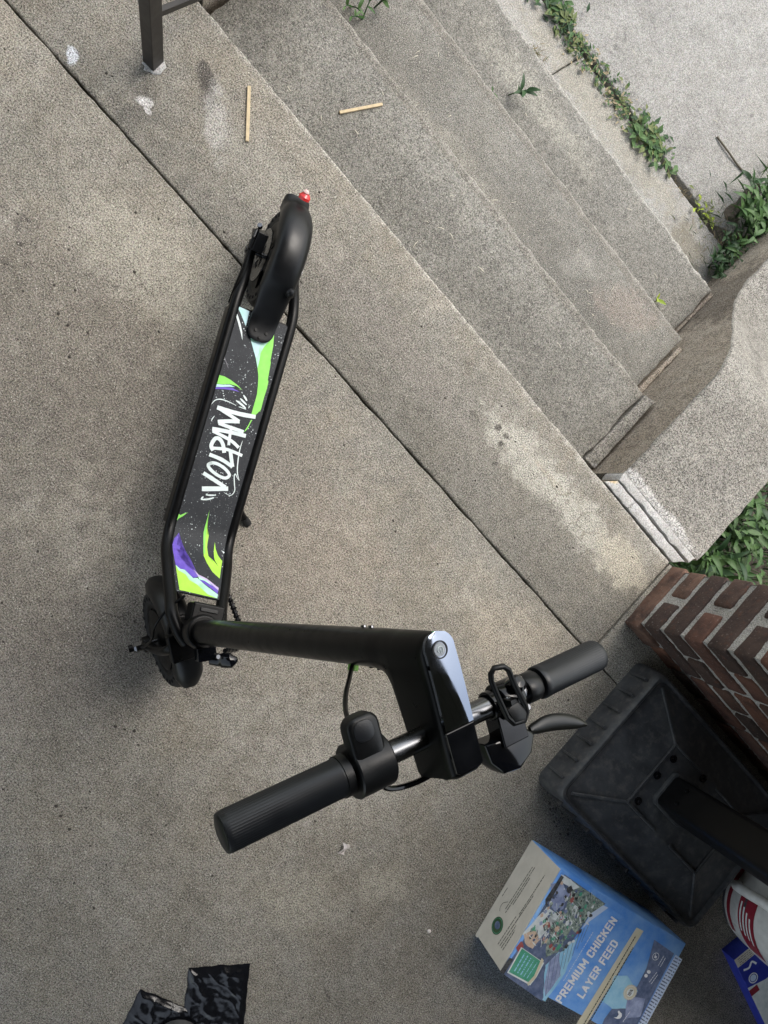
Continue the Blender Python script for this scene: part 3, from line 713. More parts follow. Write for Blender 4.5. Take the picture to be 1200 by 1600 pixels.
# rear mudguard
def guard(prof, width, drop, nx=10):
    """bent strip: profile points (x,z) with half width and side drop"""
    mb = MB(); n = len(prof)
    def P(i, j, dz=0):
        x, z = prof[i]; a = prof[max(i - 1, 0)]; b = prof[min(i + 1, n - 1)]
        t = Vector((b[0] - a[0], b[1] - a[1])).normalized(); nn = Vector((t.y, -t.x))
        s = -1 + 2 * j / nx; hw_ = width[i]; d = drop[i]
        ang = abs(s) ** 2.6
        off_ = -d * ang + dz
        return Vector((x + nn.x * off_, hw_ * math.sin(s * math.pi / 2 * .98), z + nn.y * off_))
    for dz in (0, -.0028):
        vs = [P(i, j, dz) for i in range(n) for j in range(nx + 1)]
        mb.add(vs, [(i * (nx + 1) + j, (i + 1) * (nx + 1) + j, (i + 1) * (nx + 1) + j + 1, i * (nx + 1) + j + 1) for i in range(n - 1) for j in range(nx)])
    m = len(mb.v) // 2; b = nx + 1
    rim = [j for j in range(b)] + [i * b + nx for i in range(1, n)] + [(n - 1) * b + j for j in range(nx - 1, -1, -1)] + [i * b for i in range(n - 2, 0, -1)]
    k = len(rim)
    mb.f += [(rim[i], rim[(i + 1) % k], rim[(i + 1) % k] + m, rim[i] + m) for i in range(k)]; mb.m += [0] * k
    return mb
prof = [(.1885, .1655), (.186, .1662), (.180, .1665), (.172, .167), (.160, .168), (.148, .171), (.136, .177), (.124, .1865)]
wd = [.008, .016, .023, .0275, .029, .0295, .030, .031]; dr = [.001] * 5 + [.002, .004, .008]
for k in range(1, 15):
    a = R(38 + (151 - 38) * k / 14); prof.append((.131 * math.cos(a), .108 + .131 * math.sin(a))); wd.append(.0355 - .0015 * max(0, k - 11)); dr.append(min(.026, .012 + .004 * k))
prof.append((-.128, .1665)); wd.append(.027); dr.append(.014)
rg = guard(prof, wd, dr).build('rear_mudguard', M_blackpl, SC, sharp=50)
MB().lathe([(0, .006), (.007, .005), (.0105, .002), (.011, -.004), (0, -.004)], 18, axis_M((.082, .026, .212), (.6, .55, .75))).build('bolt_cover', M_blackpl, rg)
for x, y in ((.168, -.012), (.168, .012), (.180, 0)):
    MB().lathe([(0, .0012), (.0032, .0012), (.0036, -.001), (0, -.001)], 12, Matrix.Translation((x, y, .1688))).build('screw', M_black, rg)
tl = MB().lathe([(0, .007), (.008, .006), (.0125, 0), (.0125, -.006), (0, -.006)], 20, axis_M((-.125, .004, .187), (-.80, 0, .6))).build('tail_light', M_red, rg)
MB().lathe([(0, .004), (.004, .003), (.006, 0), (0, -.001)], 14, axis_M((-.1315, .002, .196), (-.6, 0, .8))).build('lens_cap', M_pinklens, tl)

# front wheel, fork, mudguard and neck, all turned with the steering
FC = Vector((.836, .009, .108))
FY = Vector((-.46062, .88188, -.10057)); FX = Vector((.8836, .468, 0)).normalized(); FX = (FX - FY * FX.dot(FY)).normalized(); FZ = FX.cross(FY).normalized()
FW = Matrix(((FX.x, FY.x, FZ.x, FC.x), (FX.y, FY.y, FZ.y, FC.y), (FX.z, FY.z, FZ.z, FC.z), (0, 0, 0, 1)))     # fwd, left, up at the front hub
front = wheel('front_wheel', FW @ Matrix.Rotation(-math.pi / 2, 4, 'X'), False)
MB().lathe([(0, -.027), (.05, -.026), (.066, -.020), (.066, .020), (.05, .026), (0, .027)], 40, FW @ Matrix.Rotation(-math.pi / 2, 4, 'X')).build('hub_motor', M_black, front)
fk = MB()
for sd in (-1, 1):
    fk.tube([FW @ Vector(p) for p in smoothpath([(.0, sd * .046, -.008), (0, sd * .047, .03), (-.006, sd * .046, .09), (-.018, sd * .040, .140), (-.026, sd * .02, .152)], 5)], [.015] * 6 + [.014] * 15, 14, squash=.6)
    fk.lathe([(0, -.008), (.017, -.008), (.017, .008), (0, .008)], 18, FW @ Matrix.Translation((0, sd * .047, 0)) @ Matrix.Rotation(math.pi / 2, 4, 'X'))
fk.box((-.022, 0, .151), (.056, .084, .022), FW)
fk = fk.build('front_fork', M_black, SC, bevel=.004)
MB().lathe([(0, 0), (.011, 0), (.011, .016), (.007, .020), (0, .020)], 6, FW @ axis_M((0, -.055, 0), (0, -1, 0))).build('axle_nut', M_metal, fk)
MB().tube([FW @ Vector(p) for p in ((.0, -.075, -.004), (0, -.084, -.005))], .008, 12).build('axle_end', M_black, fk)
prof = []; wd = []; dr = []
for k in range(24):
    a = R(48 + (184 - 48) * k / 23); rr = .1285 + .006 * max(0, (k - 16) / 7); prof.append((rr * math.cos(a), rr * math.sin(a))); wd.append(.030 if k else .016); dr.append(.020 if k else .006)
wd[1] = .026; wd[-1] = .016; wd[-2] = .026; wd[-3] = .029; dr[-1] = .006; dr[-2] = .014
fg = guard(prof, wd, dr); fg.v = [FW @ p for p in fg.v]
fg.build('front_mudguard', M_blackpl, SC, sharp=50)
MB().tube([FW @ Vector(p) for p in smoothpath([(.0, -.062, .004), (-.012, -.064, .05), (-.04, -.060, .11), (-.075, -.056, .145), (-.105, -.03, .165), (-.125, -.0, .185)])], .0026, 8).build('motor_cable', M_black, SC)

nk = MB().tube([BASE - AX * .155, BASE - AX * .02], .0255, 24).tube([BASE - AX * .030, BASE - AX * .004, BASE + AX * .012], [.030, .033, .031], 24)
nk.tube([BASE - AX * .125, BASE - AX * .138], .031, 24)
nk.box((-.034, .004, -.022), (.036, .062, .044), Matrix.Translation(BASE) @ Matrix.Rotation(-RHO, 4, 'Y'))
nk = nk.build('folding_neck', M_black, SC, bevel=.004)
MB().box((-.040, .004, .001), (.008, .034, .004), Matrix.Translation(BASE) @ Matrix.Rotation(-RHO, 4, 'Y')).build('slot_pin', M_blackpl, nk, bevel=.0015)
lt = MB().box((.800, .012, .372), (.024, .034, .030), rot=(0, -.2, .35)).tube(smoothpath([(.806, .022, .376), (.803, .038, .388), (.797, .052, .402), (.792, .062, .404)]), [.012] * 7 + [.014] * 6 + [.011, .009, .008, .006, .005, .004], 12, squash=.7)
lt = lt.build('latch_lever', M_gloss, nk, bevel=.002)
MB().lathe([(0, 0), (.004, 0), (.004, .004), (0, .004)], 10, axis_M((.796, .026, .398), (-.3, .2, 1))).build('rivet', M_metal, lt)
# spiral-wrapped cable beside the neck
sp = smoothpath([(.665, .058, .160), (.705, .084, .160), (.742, .110, .172), (.778, .126, .205), (.80, .112, .26), (.797, .06, .33)], 8)
cb = MB().tube(sp, .0045, 10).build('wrapped_cable', M_black, SC)
cw = MB(); hel = []
for i in range(len(sp) * 5 - 5):
    t = i / 5; a = sp[int(t)].lerp(sp[min(int(t) + 1, len(sp) - 1)], t - int(t)); an = t * 4.2
    hel.append(a + Vector((math.cos(an) * .0045, math.cos(an) * -.003, math.sin(an) * .005)))
cw.tube(hel, .0022, 6).build('spiral_wrap', M_gloss, cb)
# kickstand
ks = MB().tube(smoothpath([(.50, .052, .098), (.515, .066, .085), (.540, .100, .052), (.556, .121, .034)]), [.009] * 8 + [.0075] * 11, 12).build('kickstand', M_black, SC)
MB().tube([(.553, .117, .038), (.562, .131, .030), (.566, .137, .0335)], [.0085, .0095, .006], 12).build('rubber_foot', M_tyre, ks)

# stem and head
TOP = Vector((.611, 0, 1.0611))
MB().tube([BASE + AX * .005, BASE + AX * .02, BASE + AX * .4, TOP - AX * .12, TOP - AX * .078], [.0225, .0228, .0222, .0217, .0216], 28).build('stem', M_black, SC)
def head():
    mb = MB()
    lay = [(-.084, .0216, 0), (-.075, .0218, 0), (-.062, .0236, 0), (-.050, .0285, 0), (-.040, .0360, 0), (-.032, .0470, 0), (-.0270, .0620, 0), (-.0245, .0820, 0), (-.0235, .1080, 0), (-.0228, .1260, 0), (-.0190, .1305, 0), (.030, .1235, 0), (.0365, .1215, .0012), (.0400, .1190, .0026), (.0422, .1160, .0046)]
    vs = []; n = None
    for z, x1, ins in lay:
        r0 = (.0216 if z < -.05 else .0216 - .0008 * min(1, (z + .05) / .05)) - ins; hw_ = min(.0216 if z < -.05 else .0203, r0) - ins * .4
        pts = [(r0 * math.cos(R(a)), r0 * math.sin(R(a)) * hw_ / r0) for a in range(90, 271, 12)]
        c = min(.006, max(.0005, (x1 - .0208) * .3 + .0005))
        if x1 < .03: fr = [(x1 * math.cos(R(a)), hw_ * math.sin(R(a))) for a in (-72, -54, -36, -18, 0, 18, 36, 54, 72)]
        else:
            k = min(1, (x1 - .03) / .03); fr = []
            for a in (-72, -54, -36, -18, 0, 18, 36, 54, 72):
                e = (x1 * math.cos(R(a)), hw_ * math.sin(R(a)))
                t_ = math.tan(R(a)); q = (x1, x1 * 0 + hw_ * max(-1, min(1, t_ * .82)))
                if abs(a) >= 54: q = (x1 - (.0035 if abs(a) == 54 else .012), hw_ * (1 if a > 0 else -1) * (.985 if abs(a) == 54 else 1))
                fr.append((e[0] * (1 - k) + q[0] * k, e[1] * (1 - k) + q[1] * k))
        ring_ = pts + fr; n = len(ring_)
        vs += [(x, y, z) for x, y in ring_]
    fs = [(i * n + k, i * n + (k + 1) % n, (i + 1) * n + (k + 1) % n, (i + 1) * n + k) for i in range(len(lay) - 1) for k in range(n)]
    fs += [tuple(range(n))[::-1], tuple((len(lay) - 1) * n + k for k in range(n))]
    return mb.add(vs, fs, FM)
hd = head().build('head_housing', M_black, SC, sharp=40)
# display: long acrylic face rounded at the rider's end, slightly bowed, then the nose block
def face_poly(x1):
    o = [(x1, -.0170), (x1, .0170)]
    for k in range(13):
        a = R(90 + 180 * k / 12); o.append((-.005 + .0170 * math.cos(a) * 1.02, .0170 * math.sin(a)))
    return o
pl = MB(); P_ = face_poly(.0725)
def bow(x): return .0445 + .0016 * math.sin(max(0, min(1, (x + .02) / .095)) * math.pi)
def panel():
    mb = MB(); nx, ny = 30, 8
    def top(a, b):
        x = -.022 + .0945 * a; s = 2 * b - 1
        hw_ = .0170
        if x < -.005: hw_ = math.sqrt(max(0, .0170 ** 2 - (x + .005) ** 2)) + .0003
        return Vector((x, s * hw_, bow(x) - .0004 * s * s))
    mb.grid(top, nx, ny, FM)
    mb.grid(lambda a, b: top(a, b) - Vector((0, 0, .004)), nx, ny, FM, flip=True)
    m = (nx + 1) * (ny + 1)
    rim = [i * (ny + 1) for i in range(nx + 1)] + [nx * (ny + 1) + j for j in range(1, ny + 1)] + [i * (ny + 1) + ny for i in range(nx - 1, -1, -1)]
    mb.f += [(rim[i], rim[i + 1], rim[i + 1] + m, rim[i] + m) for i in range(len(rim) - 1)]; mb.m += [0] * (len(rim) - 1)
    return mb
dp = panel().build('display_panel', M_glass, hd, sharp=50)
MB().prism([(.0735, -.0172), (.1135, -.0165), (.1165, -.012), (.1165, .012), (.1135, .0165), (.0735, .0172)], .036, .0443, FM, inset=.0012).build('nose_cover', M_gloss, hd, sharp=15)
bt = MB().lathe([(.0075, .0), (.0088, .0), (.0088, .0012), (.0075, .0012)], 28, FM @ Matrix.Translation((-.004, -.001, .0448)), close=True).build('power_button', M_blackpl, hd)
MB().lathe([(0, .0011), (.0065, .0009), (.0072, 0), (0, 0)], 28, FM @ Matrix.Translation((-.004, -.001, .0447))).build('button_cap', plain('grey_button_plastic', (.34, .37, .41), .3), bt)
sy = MB(); arc = [(-.004 + .0031 * math.cos(R(40 + 280 * k / 14)), -.001 + .0031 * math.sin(R(40 + 280 * k / 14)), .0461) for k in range(15)]
sy.tube(arc, .00045, 6, FM); sy.tube([(-.004, -.001, .0461), (-.0008, -.001, .0461)], .00045, 6, FM)
sy.build('power_symbol', I_white, bt)
hl = MB().lathe([(0, .006), (.008, .004), (.011, 0), (.011, -.004), (0, -.004)], 20, FM @ axis_M((.127, 0, .005), (1, 0, .1))).build('headlight', M_gloss, hd)

# handlebar, grips and controls
BX, BZ = .082, .004
MB().tube([(BX, -.225, BZ), (BX, -.03, BZ), (BX, .03, BZ), (BX, .225, BZ)], .0115, 24, FM).build('handlebar', M_metal, SC)
def grip(y0, y1):
    mb = MB(); d = 1 if y1 > y0 else -1; L = abs(y1 - y0)
    prof_ = [(.0115, 0), (.0165, 0), (.0175, .002), (.0175, .006), (.0165, .008)]
    MZ = FM @ axis_M((BX, y0, BZ), (0, d, 0))
    n = 100; rings = [(.0178, .0), (.0186, .002), (.0186, .007)] + [(.0180, .009), (.0180, L - .006), (.0178, L - .0012), (.0172, L), (0.004, L + .0003)]
    vs = []; fs = []
    for (r, z) in rings:
        for k in range(n):
            rib = (1 + (.014 if k % 2 else -.014)) if .008 < z < L - .004 else 1
            a = 2 * math.pi * k / n; vs.append((r * rib * math.cos(a), r * rib * math.sin(a), z))
    for i in range(len(rings) - 1):
        for k in range(n): l = (k + 1) % n; fs.append((i * n + k, i * n + l, (i + 1) * n + l, (i + 1) * n + k))
    fs.append(tuple(range(n))[::-1]); fs.append(tuple((len(rings) - 1) * n + k for k in range(n)))
    mb.add(vs, fs, MZ); return mb
for y0, y1 in ((-.112, -.232), (.136, .232)):
    gp = grip(y0, y1).build('grip', M_grip, SC, sharp=28)
    d = 1 if y1 > y0 else -1
    MB().lathe([(0, .0014), (.0140, .0012), (.0152, .0004), (.0152, -.002), (0, -.002)], 30, FM @ axis_M((BX, y1, BZ), (0, d, 0))).build('end_cap', M_blackpl, gp)
MB().lathe([(.0116, 0), (.0158, 0), (.0165, .002), (.0165, .017), (.0145, .020), (.0116, .020)], 32, FM @ axis_M((BX, .114, BZ), (0, 1, 0)), close=True).build('collar', M_blackpl, SC)
# thumb throttle: ring round the bar with a paddle reaching back towards the rider
th = MB().lathe([(.0118, -.0195), (.0248, -.0195), (.0262, -.018), (.0262, .018), (.0248, .0195), (.0118, .0195)], 48, FM @ axis_M((BX, -.0860, BZ), (0, 1, 0)), close=True)
th.lathe([(.0118, -.004), (.0198, -.004), (.0198, .004), (.0118, .004)], 36, FM @ axis_M((BX, -.1125, BZ), (0, 1, 0)), close=True)
th = th.build('throttle', M_blackpl, SC, sharp=40)
pd = rrect(.030, .074, -.1060, -.0720, .011, 6)
MT = FM @ Matrix.Translation((0, 0, 0)) @ Matrix.Rotation(0, 4, 'Y')
MB().prism(pd, .010, .0262, MT, inset=.004).build('thumb_paddle', M_blackpl, th, sharp=50)
MB().prism(rrect(.0345, .054, -.1005, -.0800, .008, 5), .0255, .0270, MT, inset=.0006).build('paddle_pad', M_grip, th, sharp=50)
# brake lever, its clamp, and the D shaped lever standing over the clamp
bk = MB().lathe([(.0118, -.014), (.0185, -.014), (.0195, -.012), (.0195, .012), (.0185, .014), (.0118, .014)], 32, FM @ axis_M((BX, .090, BZ), (0, 1, 0)), close=True)
bk.lathe([(.0118, -.004), (.0155, -.004), (.0155, .004), (.0118, .004)], 28, FM @ axis_M((BX, .068, BZ), (0, 1, 0)), close=True)
bk.box((BX + .030, .088, -.004), (.036, .034, .024), FM)
bk.prism([(.118, .050), (.140, .052), (.157, .066), (.160, .088), (.150, .108), (.132, .118), (.122, .108), (.120, .080)], -.022, .004, FM, inset=.004)
bk = bk.build('brake_lever_mount', M_gloss, SC, sharp=40, bevel=.0015)
for (x, y, z) in ((BX - .004, .0775, .0225), (BX + .012, .100, .021)):
    MB().lathe([(0, 0), (.0042, 0), (.0042, .004), (.003, .005), (0, .005)], 14, FM @ axis_M((x, y, z), (-.2, 0, 1))).build('screw', M_metal, bk)
MB().lathe([(0, 0), (.010, 0), (.0095, .012), (.006, .0155), (0, .0165)], 22, FM @ axis_M((BX - .012, .094, .016), (-.45, 0, .9))).build('bell_dome', M_gloss, bk)
blade = MB()
cl = smoothpath([(0.1303, 0.1188, -.006),(0.1317, 0.1300, -.006),(0.1329, 0.1444, -.006),(0.1368, 0.1602, -.006),(0.1431, 0.1765, -.006),(0.1497, 0.1899, -.006),(0.1545, 0.1985, -.006)], 5)
nB = len(cl); wB = [.0035 + .0062 * math.sin(math.pi * min(1, (i / (nB - 1)) * 1.02 + .02)) ** .8 for i in range(nB)]
vs = []; 
for i, p in enumerate(cl):
    t = (cl[min(i + 1, nB - 1)] - cl[max(i - 1, 0)]).normalized(); q = Vector((t.y, -t.x, 0)); 
    for k in range(12):
        a = 2 * math.pi * k / 12; vs.append(p + q * math.cos(a) * wB[i] + Vector((0, 0, 1)) * math.sin(a) * .0030 + Vector((0, 0, -.002)) * math.cos(a) ** 2)
fs = [(i * 12 + k, i * 12 + (k + 1) % 12, (i + 1) * 12 + (k + 1) % 12, (i + 1) * 12 + k) for i in range(nB - 1) for k in range(12)]
fs += [tuple(range(12))[::-1], tuple((nB - 1) * 12 + k for k in range(12))]
blade.add(vs, fs, FM).build('brake_lever', plain('satin_black_alloy', (.009, .0095, .0088), .34, 0, .45), bk)
dl = [(.0335, .0545, .046), (.0355, .0655, .047), (.041, .0715, .046), (.060, .0775, .042), (.086, .0885, .036), (.0935, .0900, .034), (.1005, .0850, .033), (.0985, .0710, .033), (.089, .0635, .035), (.060, .0535, .041), (.045, .049, .044), (.038, .0495, .0455)]
dr_ = MB().tube([Vector(p) for p in dl], .0031, 10, FM, closed=True)
dr_.prism([(.0815, .0645), (.0975, .0700), (.0995, .0845), (.0945, .0880), (.084, .0870), (.0785, .0800)], .0315, .0365, FM, inset=.001)
dr_.box((.080, .077, .025), (.010, .010, .022), FM)
dr_.build('bell_lever', M_blackpl, bk, sharp=50)
# cables at the handlebar
MB().tube([FM @ Vector(p) for p in smoothpath([(.042, -.092, .006), (.036, -.080, -.025), (.031, -.055, -.068), (.028, -.028, -.108), (.0245, -.010, -.134), (.0215, -.003, -.142)])], .0027, 8).build('throttle_cable', M_black, SC)
MB().lathe([(.003, -.005), (.0062, -.005), (.0062, .005), (.003, .005)], 14, FM @ axis_M((.0245, -.003, -.142), (1, -.5, .1)), close=True).build('cable_collar', M_green, SC)
MB().tube([FM @ Vector(p) for p in smoothpath([(.100, -.075, -.012), (.122, -.060, -.022), (.132, -.035, -.028), (.132, -.010, -.024), (.125, .005, -.018)])], .0030, 8).build('display_cable', M_gloss, SC)
for x, z in ((-.0225, -.105), (-.0222, -.088)):
    MB().lathe([(0, .0016), (.003, .0012), (.0034, -.001), (0, -.001)], 10, FM @ axis_M((x, .004, z), (-1, .2, 0))).build('stem_screw', M_metal, SC)
for x, z in ((.0215, -.095), (.0225, -.078)):
    MB().lathe([(0, .0016), (.003, .0012), (.0034, -.001), (0, -.001)], 10, FM @ axis_M((x, -.004, z), (1, -.2, 0))).build('stem_screw', M_metal, SC)

# ------------------------------------------------------------------ weighted base with post
M_base = NT('dusty_black_plastic', .5, 0, .4)
n = M_base
c = n.mix(n.rng(n.noise(14, 5, .65), .38, .7), (.030, .032, .036), (.056, .059, .063))
c = n.mix(n.rng(n.noise(45, 5, .7), .48, .70, 0, .55), c, (.11, .105, .098))
n.color(c); n.bump(n.noise(90, 4, .6), .2, .002)
n.sock(n.rng(n.noise(14, 5, .65), .3, .7, .35, .6), n.b.inputs['Roughness'])
M_base = n.m
wb = empty('weighted_base', (1.474, .318, 0)); tag(wb, 'square black plastic weighted base with a dark rectangular post, against the brick wall', 'base')
U, V = .298, .213
body = MB()
lev = [(1.0, 0, .0), (1.0, .004, .02), (.985, 0, .078), (.972, 0, .092), (.955, 0, .0985), (.935, 0, .0985), (.925, 0, .0955), (.915, 0, .0905), (.88, 0, .0905), (.50, 0, .126), (.46, 0, .129), (.0, 0, .130)]
n_ = 4 * 7; vs = []; fs = []
for s, e, z in lev:
    rr = .026 * s + .002
    vs += [(x, y, z) for x, y in rrect(-U * s, U * s, -V * s, V * s, rr, 6)]
for i in range(len(lev) - 2):
    for k in range(n_): fs.append((i * n_ + k, i * n_ + (k + 1) % n_, (i + 1) * n_ + (k + 1) % n_, (i + 1) * n_ + k))
fs.append(tuple((len(lev) - 2) * n_ + k for k in range(n_)))
vs = vs[:(len(lev) - 1) * n_]
body.add(vs, fs).build('base_shell', M_base, wb, sharp=40)
def rib(p0, p1, w_=.012, h=.006):
    a, b = Vector(p0), Vector(p1); d = (b - a); q = d.to_track_quat('X', 'Z')
    return MB().box((0, 0, 0), (d.length, w_, h), Matrix.Translation((a + b) / 2) @ q.to_matrix().to_4x4()).build('rib', M_base, wb, bevel=.002)
for k in range(7):
    y = -.165 + k * .055
    MB().box((-U * .993 - .0005, y, .045), (.010, .006, .075), rot=(0, -.06, 0)).build('skirt_rib', M_base, wb, bevel=.001)
    MB().box((U * .993 + .0005, y, .045), (.010, .006, .075), rot=(0, .06, 0)).build('skirt_rib', M_base, wb, bevel=.001)
for k in range(10):
    x = -.25 + k * .055
    MB().box((x, -V * .993 - .0005, .045), (.006, .010, .075), rot=(.06, 0, 0)).build('skirt_rib', M_base, wb, bevel=.001)
for sx in (-1, 1):
    for sy in (-1, 1):
        rib((sx * U * .86, sy * V * .84, .0925), (sx * U * .49, sy * V * .45, .129), .008, .007)
    rib((sx * U * .49, -V * .45, .130), (sx * U * .49, V * .45, .130), .007, .007)
    rib((-U * .49, sx * V * .45, .130), (-U * .10, sx * V * .45, .130), .007, .007)
    rib((U * .10, sx * V * .45, .130), (U * .49, sx * V * .45, .130), .007, .007)
pc = Vector((-.041, .000, .13))
ps = MB().prism(rrect(-.052, .052, -.044, .044, .014, 5), .0, 1.9, Matrix.Translation((pc.x, pc.y, .125))).build('post', plain('black_painted_steel', (.0035, .0036, .0042), .4, 0, .22, var=.2), wb, sharp=40)
MB().prism(rrect(-.058, .058, -.050, .050, .018, 5), .0, .012, Matrix.Translation((pc.x, pc.y, .128)), inset=.003).build('post_socket', M_base, wb, sharp=40)
for sy in (-1, 1):
    MB().lathe([(0, .004), (.004, .004), (.006, .001), (.006, 0), (0, 0)], 6, axis_M((pc.x - .0525, sy * .02, .20), (-1, 0, 0))).build('bolt', M_black, wb)
for x, y in ((-.125, -.075), (-.125, .065), (-.02, .088), (-.13, .005)):
    MB().lathe([(.004, .0), (.010, .0), (.010, .006), (.004, .006)], 10, Matrix.Translation((x, y, .1265)), close=True).build('socket_hole', M_gloss, wb)

# ------------------------------------------------------------------ feed carton
def print_mat(name, c1, c2, sc_=20, rough=.45):
    n = NT(name, rough, 0, .4); p = n.pos(True)
    n.color(n.mix(n.rng(n.noise(sc_, 5, .65, p), .35, .68), c1, c2)); return n.m
P_blue = print_mat('print_sky_blue', (.10, .31, .82), (.32, .56, .90), 11); P_slate = print_mat('print_slate', (.07, .10, .19), (.20, .24, .36), 45); P_photo = print_mat('print_foliage', (.05, .09, .10), (.48, .56, .46), 110)
P_white = print_mat('print_pale', (.82, .84, .83), (.62, .68, .68), 60); P_teal = print_mat('print_teal_plank', (.28, .56, .76), (.42, .68, .84), 40); P_cream = print_mat('print_cream', (.62, .57, .42), (.70, .65, .50), 30)
P_dk = print_mat('print_dark', (.03, .03, .035), (.12, .12, .12), 120); P_green = print_mat('print_label_green', (.07, .33, .20), (.12, .42, .28), 60); P_lilac = print_mat('print_lilac_shade', (.22, .26, .44), (.42, .48, .66), 50)
P_pale = print_mat('print_ice', (.55, .66, .85), (.66, .74, .88), 40); P_ink = print_mat('print_ink', (.04, .04, .035), (.06, .06, .05)); P_kraft = print_mat('white_lined_board', (.56, .52, .45), (.63, .585, .51), 25, .75)
P_red = print_mat('print_rooster_red', (.35, .07, .08), (.42, .15, .12)); P_sand = print_mat('print_straw', (.62, .42, .30), (.7, .58, .45), 90); P_darkgreen = print_mat('print_seal_green', (.03, .07, .03), (.06, .11, .05), 60)
P_txt = print_mat('print_lettering_white', (.82, .84, .86), (.86, .87, .89))
fb = empty('feed_carton', (1.52754, -.10147, 0), (0, 0, 1.77525)); tag(fb, 'blue printed chicken feed carton lying flat beside the black base', 'box')
BW, BL, BH = .276, .43, .155
fbody = MB()
pl_ = rrect(-BW / 2, BW / 2, -BL / 2, BL / 2, .003, 2)
fbody.prism(pl_, 0, BH, inset=.0025)
fbm = fbody.build('carton_body', [P_blue], fb, sharp=50)
bx = lambda x, y, l: Vector((x, y, BH + l))
BDN = [0]
def bd(polys, mat, l, name='print_patch'):
    BDN[0] += 1
    return decal(name, [jag(p, .006, .0025, l + len(p)) if mat in (P_photo, P_white, P_sand, P_red, P_teal, P_lilac) and len(p) < 12 and name == 'print_patch' and l < 6 else p for p in polys], mat, fbm, l * .00022 + BDN[0] * .000006, bx)
# end flap of white-lined board, slightly proud
ef = MB().box((0, BL / 2 + .0022, BH / 2 - .001), (BW - .003, .0035, BH - .004)).build('end_flap', P_kraft, fb, bevel=.0012)
for a, b in ((-.03, .004), (-.115, .004), (.075, .003)):
    MB().box((a, BL / 2 + .0028, .004 + b), (.05, .0035, .010)).build('flap_tab', P_kraft, ef, bevel=.001)
tn = lambda x, z, l: Vector((x, BL / 2 + .0040 + l, z))
def td(polys, mat, l, name='print_patch'): return decal(name, polys, mat, ef, l * .0002, tn)
def dashes(p0, p1, w_, gap=.5, seed=0, unit=.004):
    a, b = Vector((*p0, 0)), Vector((*p1, 0)); L = (b - a).length; d = (b - a) / L; q = Vector((-d.y, d.x, 0)) * w_ / 2; o = []; r_ = random.Random(seed); s = 0
    while s < L:
        l = unit * r_.uniform(.5, 2.2); e = min(L, s + l)
        u0, u1 = a + d * s, a + d * e
        o.append([tuple((u0 + q)[:2]), tuple((u0 - q)[:2]), tuple((u1 - q)[:2]), tuple((u1 + q)[:2])]); s = e + unit * gap
    return o
def circ(c, r, n=28, ry=None):
    return [(c[0] + r * math.cos(2 * math.pi * k / n), c[1] + (ry or r) * math.sin(2 * math.pi * k / n)) for k in range(n)]
ln = []
for i, (p0, p1) in enumerate((
    [(-0.0337,0.0537),(0.0902,0.0614)], [(-0.0397,0.0611),(0.0933,0.0696)], [(-0.0116,0.0702),(0.0659,0.0745)], [(-0.0141,0.1092),(0.0988,0.1172)], [(-0.1034,0.0973),(-0.0238,0.1030)], [(-0.1017,0.1064),(0.0432,0.1191)], [(-0.1021,0.1144),(-0.0378,0.1199)], [(-0.1019,0.1233),(-0.0473,0.1254)], [(-0.0194,0.0164),(0.0055,0.0178)])):
    ln += dashes(p0, p1, .0023, .25, i, .008)
ln += stroke([(-0.0166,0.0482),(-0.0283,0.0341),(-0.0410,0.0321),(-0.0487,0.0392)], .0014)
td(ln, P_ink, 2)
sc0 = [(-0.0764,0.0596)]
td([circ(sc0[0], .0205, 28, .0235)], P_darkgreen, 2); td([circ(sc0[0], .0180, 28, .0205)], P_green, 3); td([circ(sc0[0], .0168, 28, .0192)], P_darkgreen, 4); td([circ((sc0[0][0] + .001, sc0[0][1]), .009, 14, .012)], P_slate, 5)
# front print
bd([[(0.1313,0.2023),(0.1210,0.0584),(0.0746,0.0818),(0.0094,0.0870),(-0.0604,0.0884),(-0.1372,0.0763),(-0.1520,0.0758),(-0.1380,0.2144),(-0.0817,0.2094),(0.0493,0.2071)]], P_slate, 1)
bd([[(0.1292,0.1714),(0.1190,0.0596),(0.0773,0.0836),(0.0255,0.0898),(0.0340,0.1380),(0.0919,0.1620)]], P_photo, 2)
bd([[(0.1267,0.2116),(0.1287,0.1794),(0.1239,0.1465),(0.1110,0.1585),(0.1117,0.1927)]], P_white, 3)
bd([[(0.0456,0.2004),(0.0435,0.1615),(0.0321,0.1493),(0.0047,0.1634),(-0.0369,0.1714),(-0.0381,0.2034),(-0.0387,0.2192)]], P_white, 3)
bd([[(0.0965,0.2237),(0.1128,0.1976),(0.0971,0.1656),(0.0599,0.1563),(0.0446,0.1665),(0.0507,0.1899)]], P_lilac, 2)
bd([[(0.0450,0.1584),(0.0735,0.1279),(0.0273,0.1080),(-0.0344,0.1067),(-0.0593,0.1310),(-0.0097,0.1574)]], P_photo, 3)
bd([[(0.0025,0.1826),(0.0176,0.1725),(0.0087,0.1621),(-0.0064,0.1722)]], P_red, 4)
bd([[(-0.0373,0.2162),(-0.0155,0.1988),(-0.0288,0.1689),(-0.0555,0.1748),(-0.0550,0.1957)]], P_sand, 4)
bd([[(0.0585,0.2136),(0.1258,0.2093),(0.1247,0.2002),(0.0563,0.1996),(0.0390,0.1999)]], P_dk, 3)
bd([[(-0.1376,0.2211),(-0.0990,0.2175),(-0.0984,0.2059),(-0.1384,0.2078)]], P_dk, 3)
bd([[(-0.0715,0.2166),(-0.0530,0.2133),(-0.0604,0.2000),(-0.0789,0.2033)]], P_red, 5)
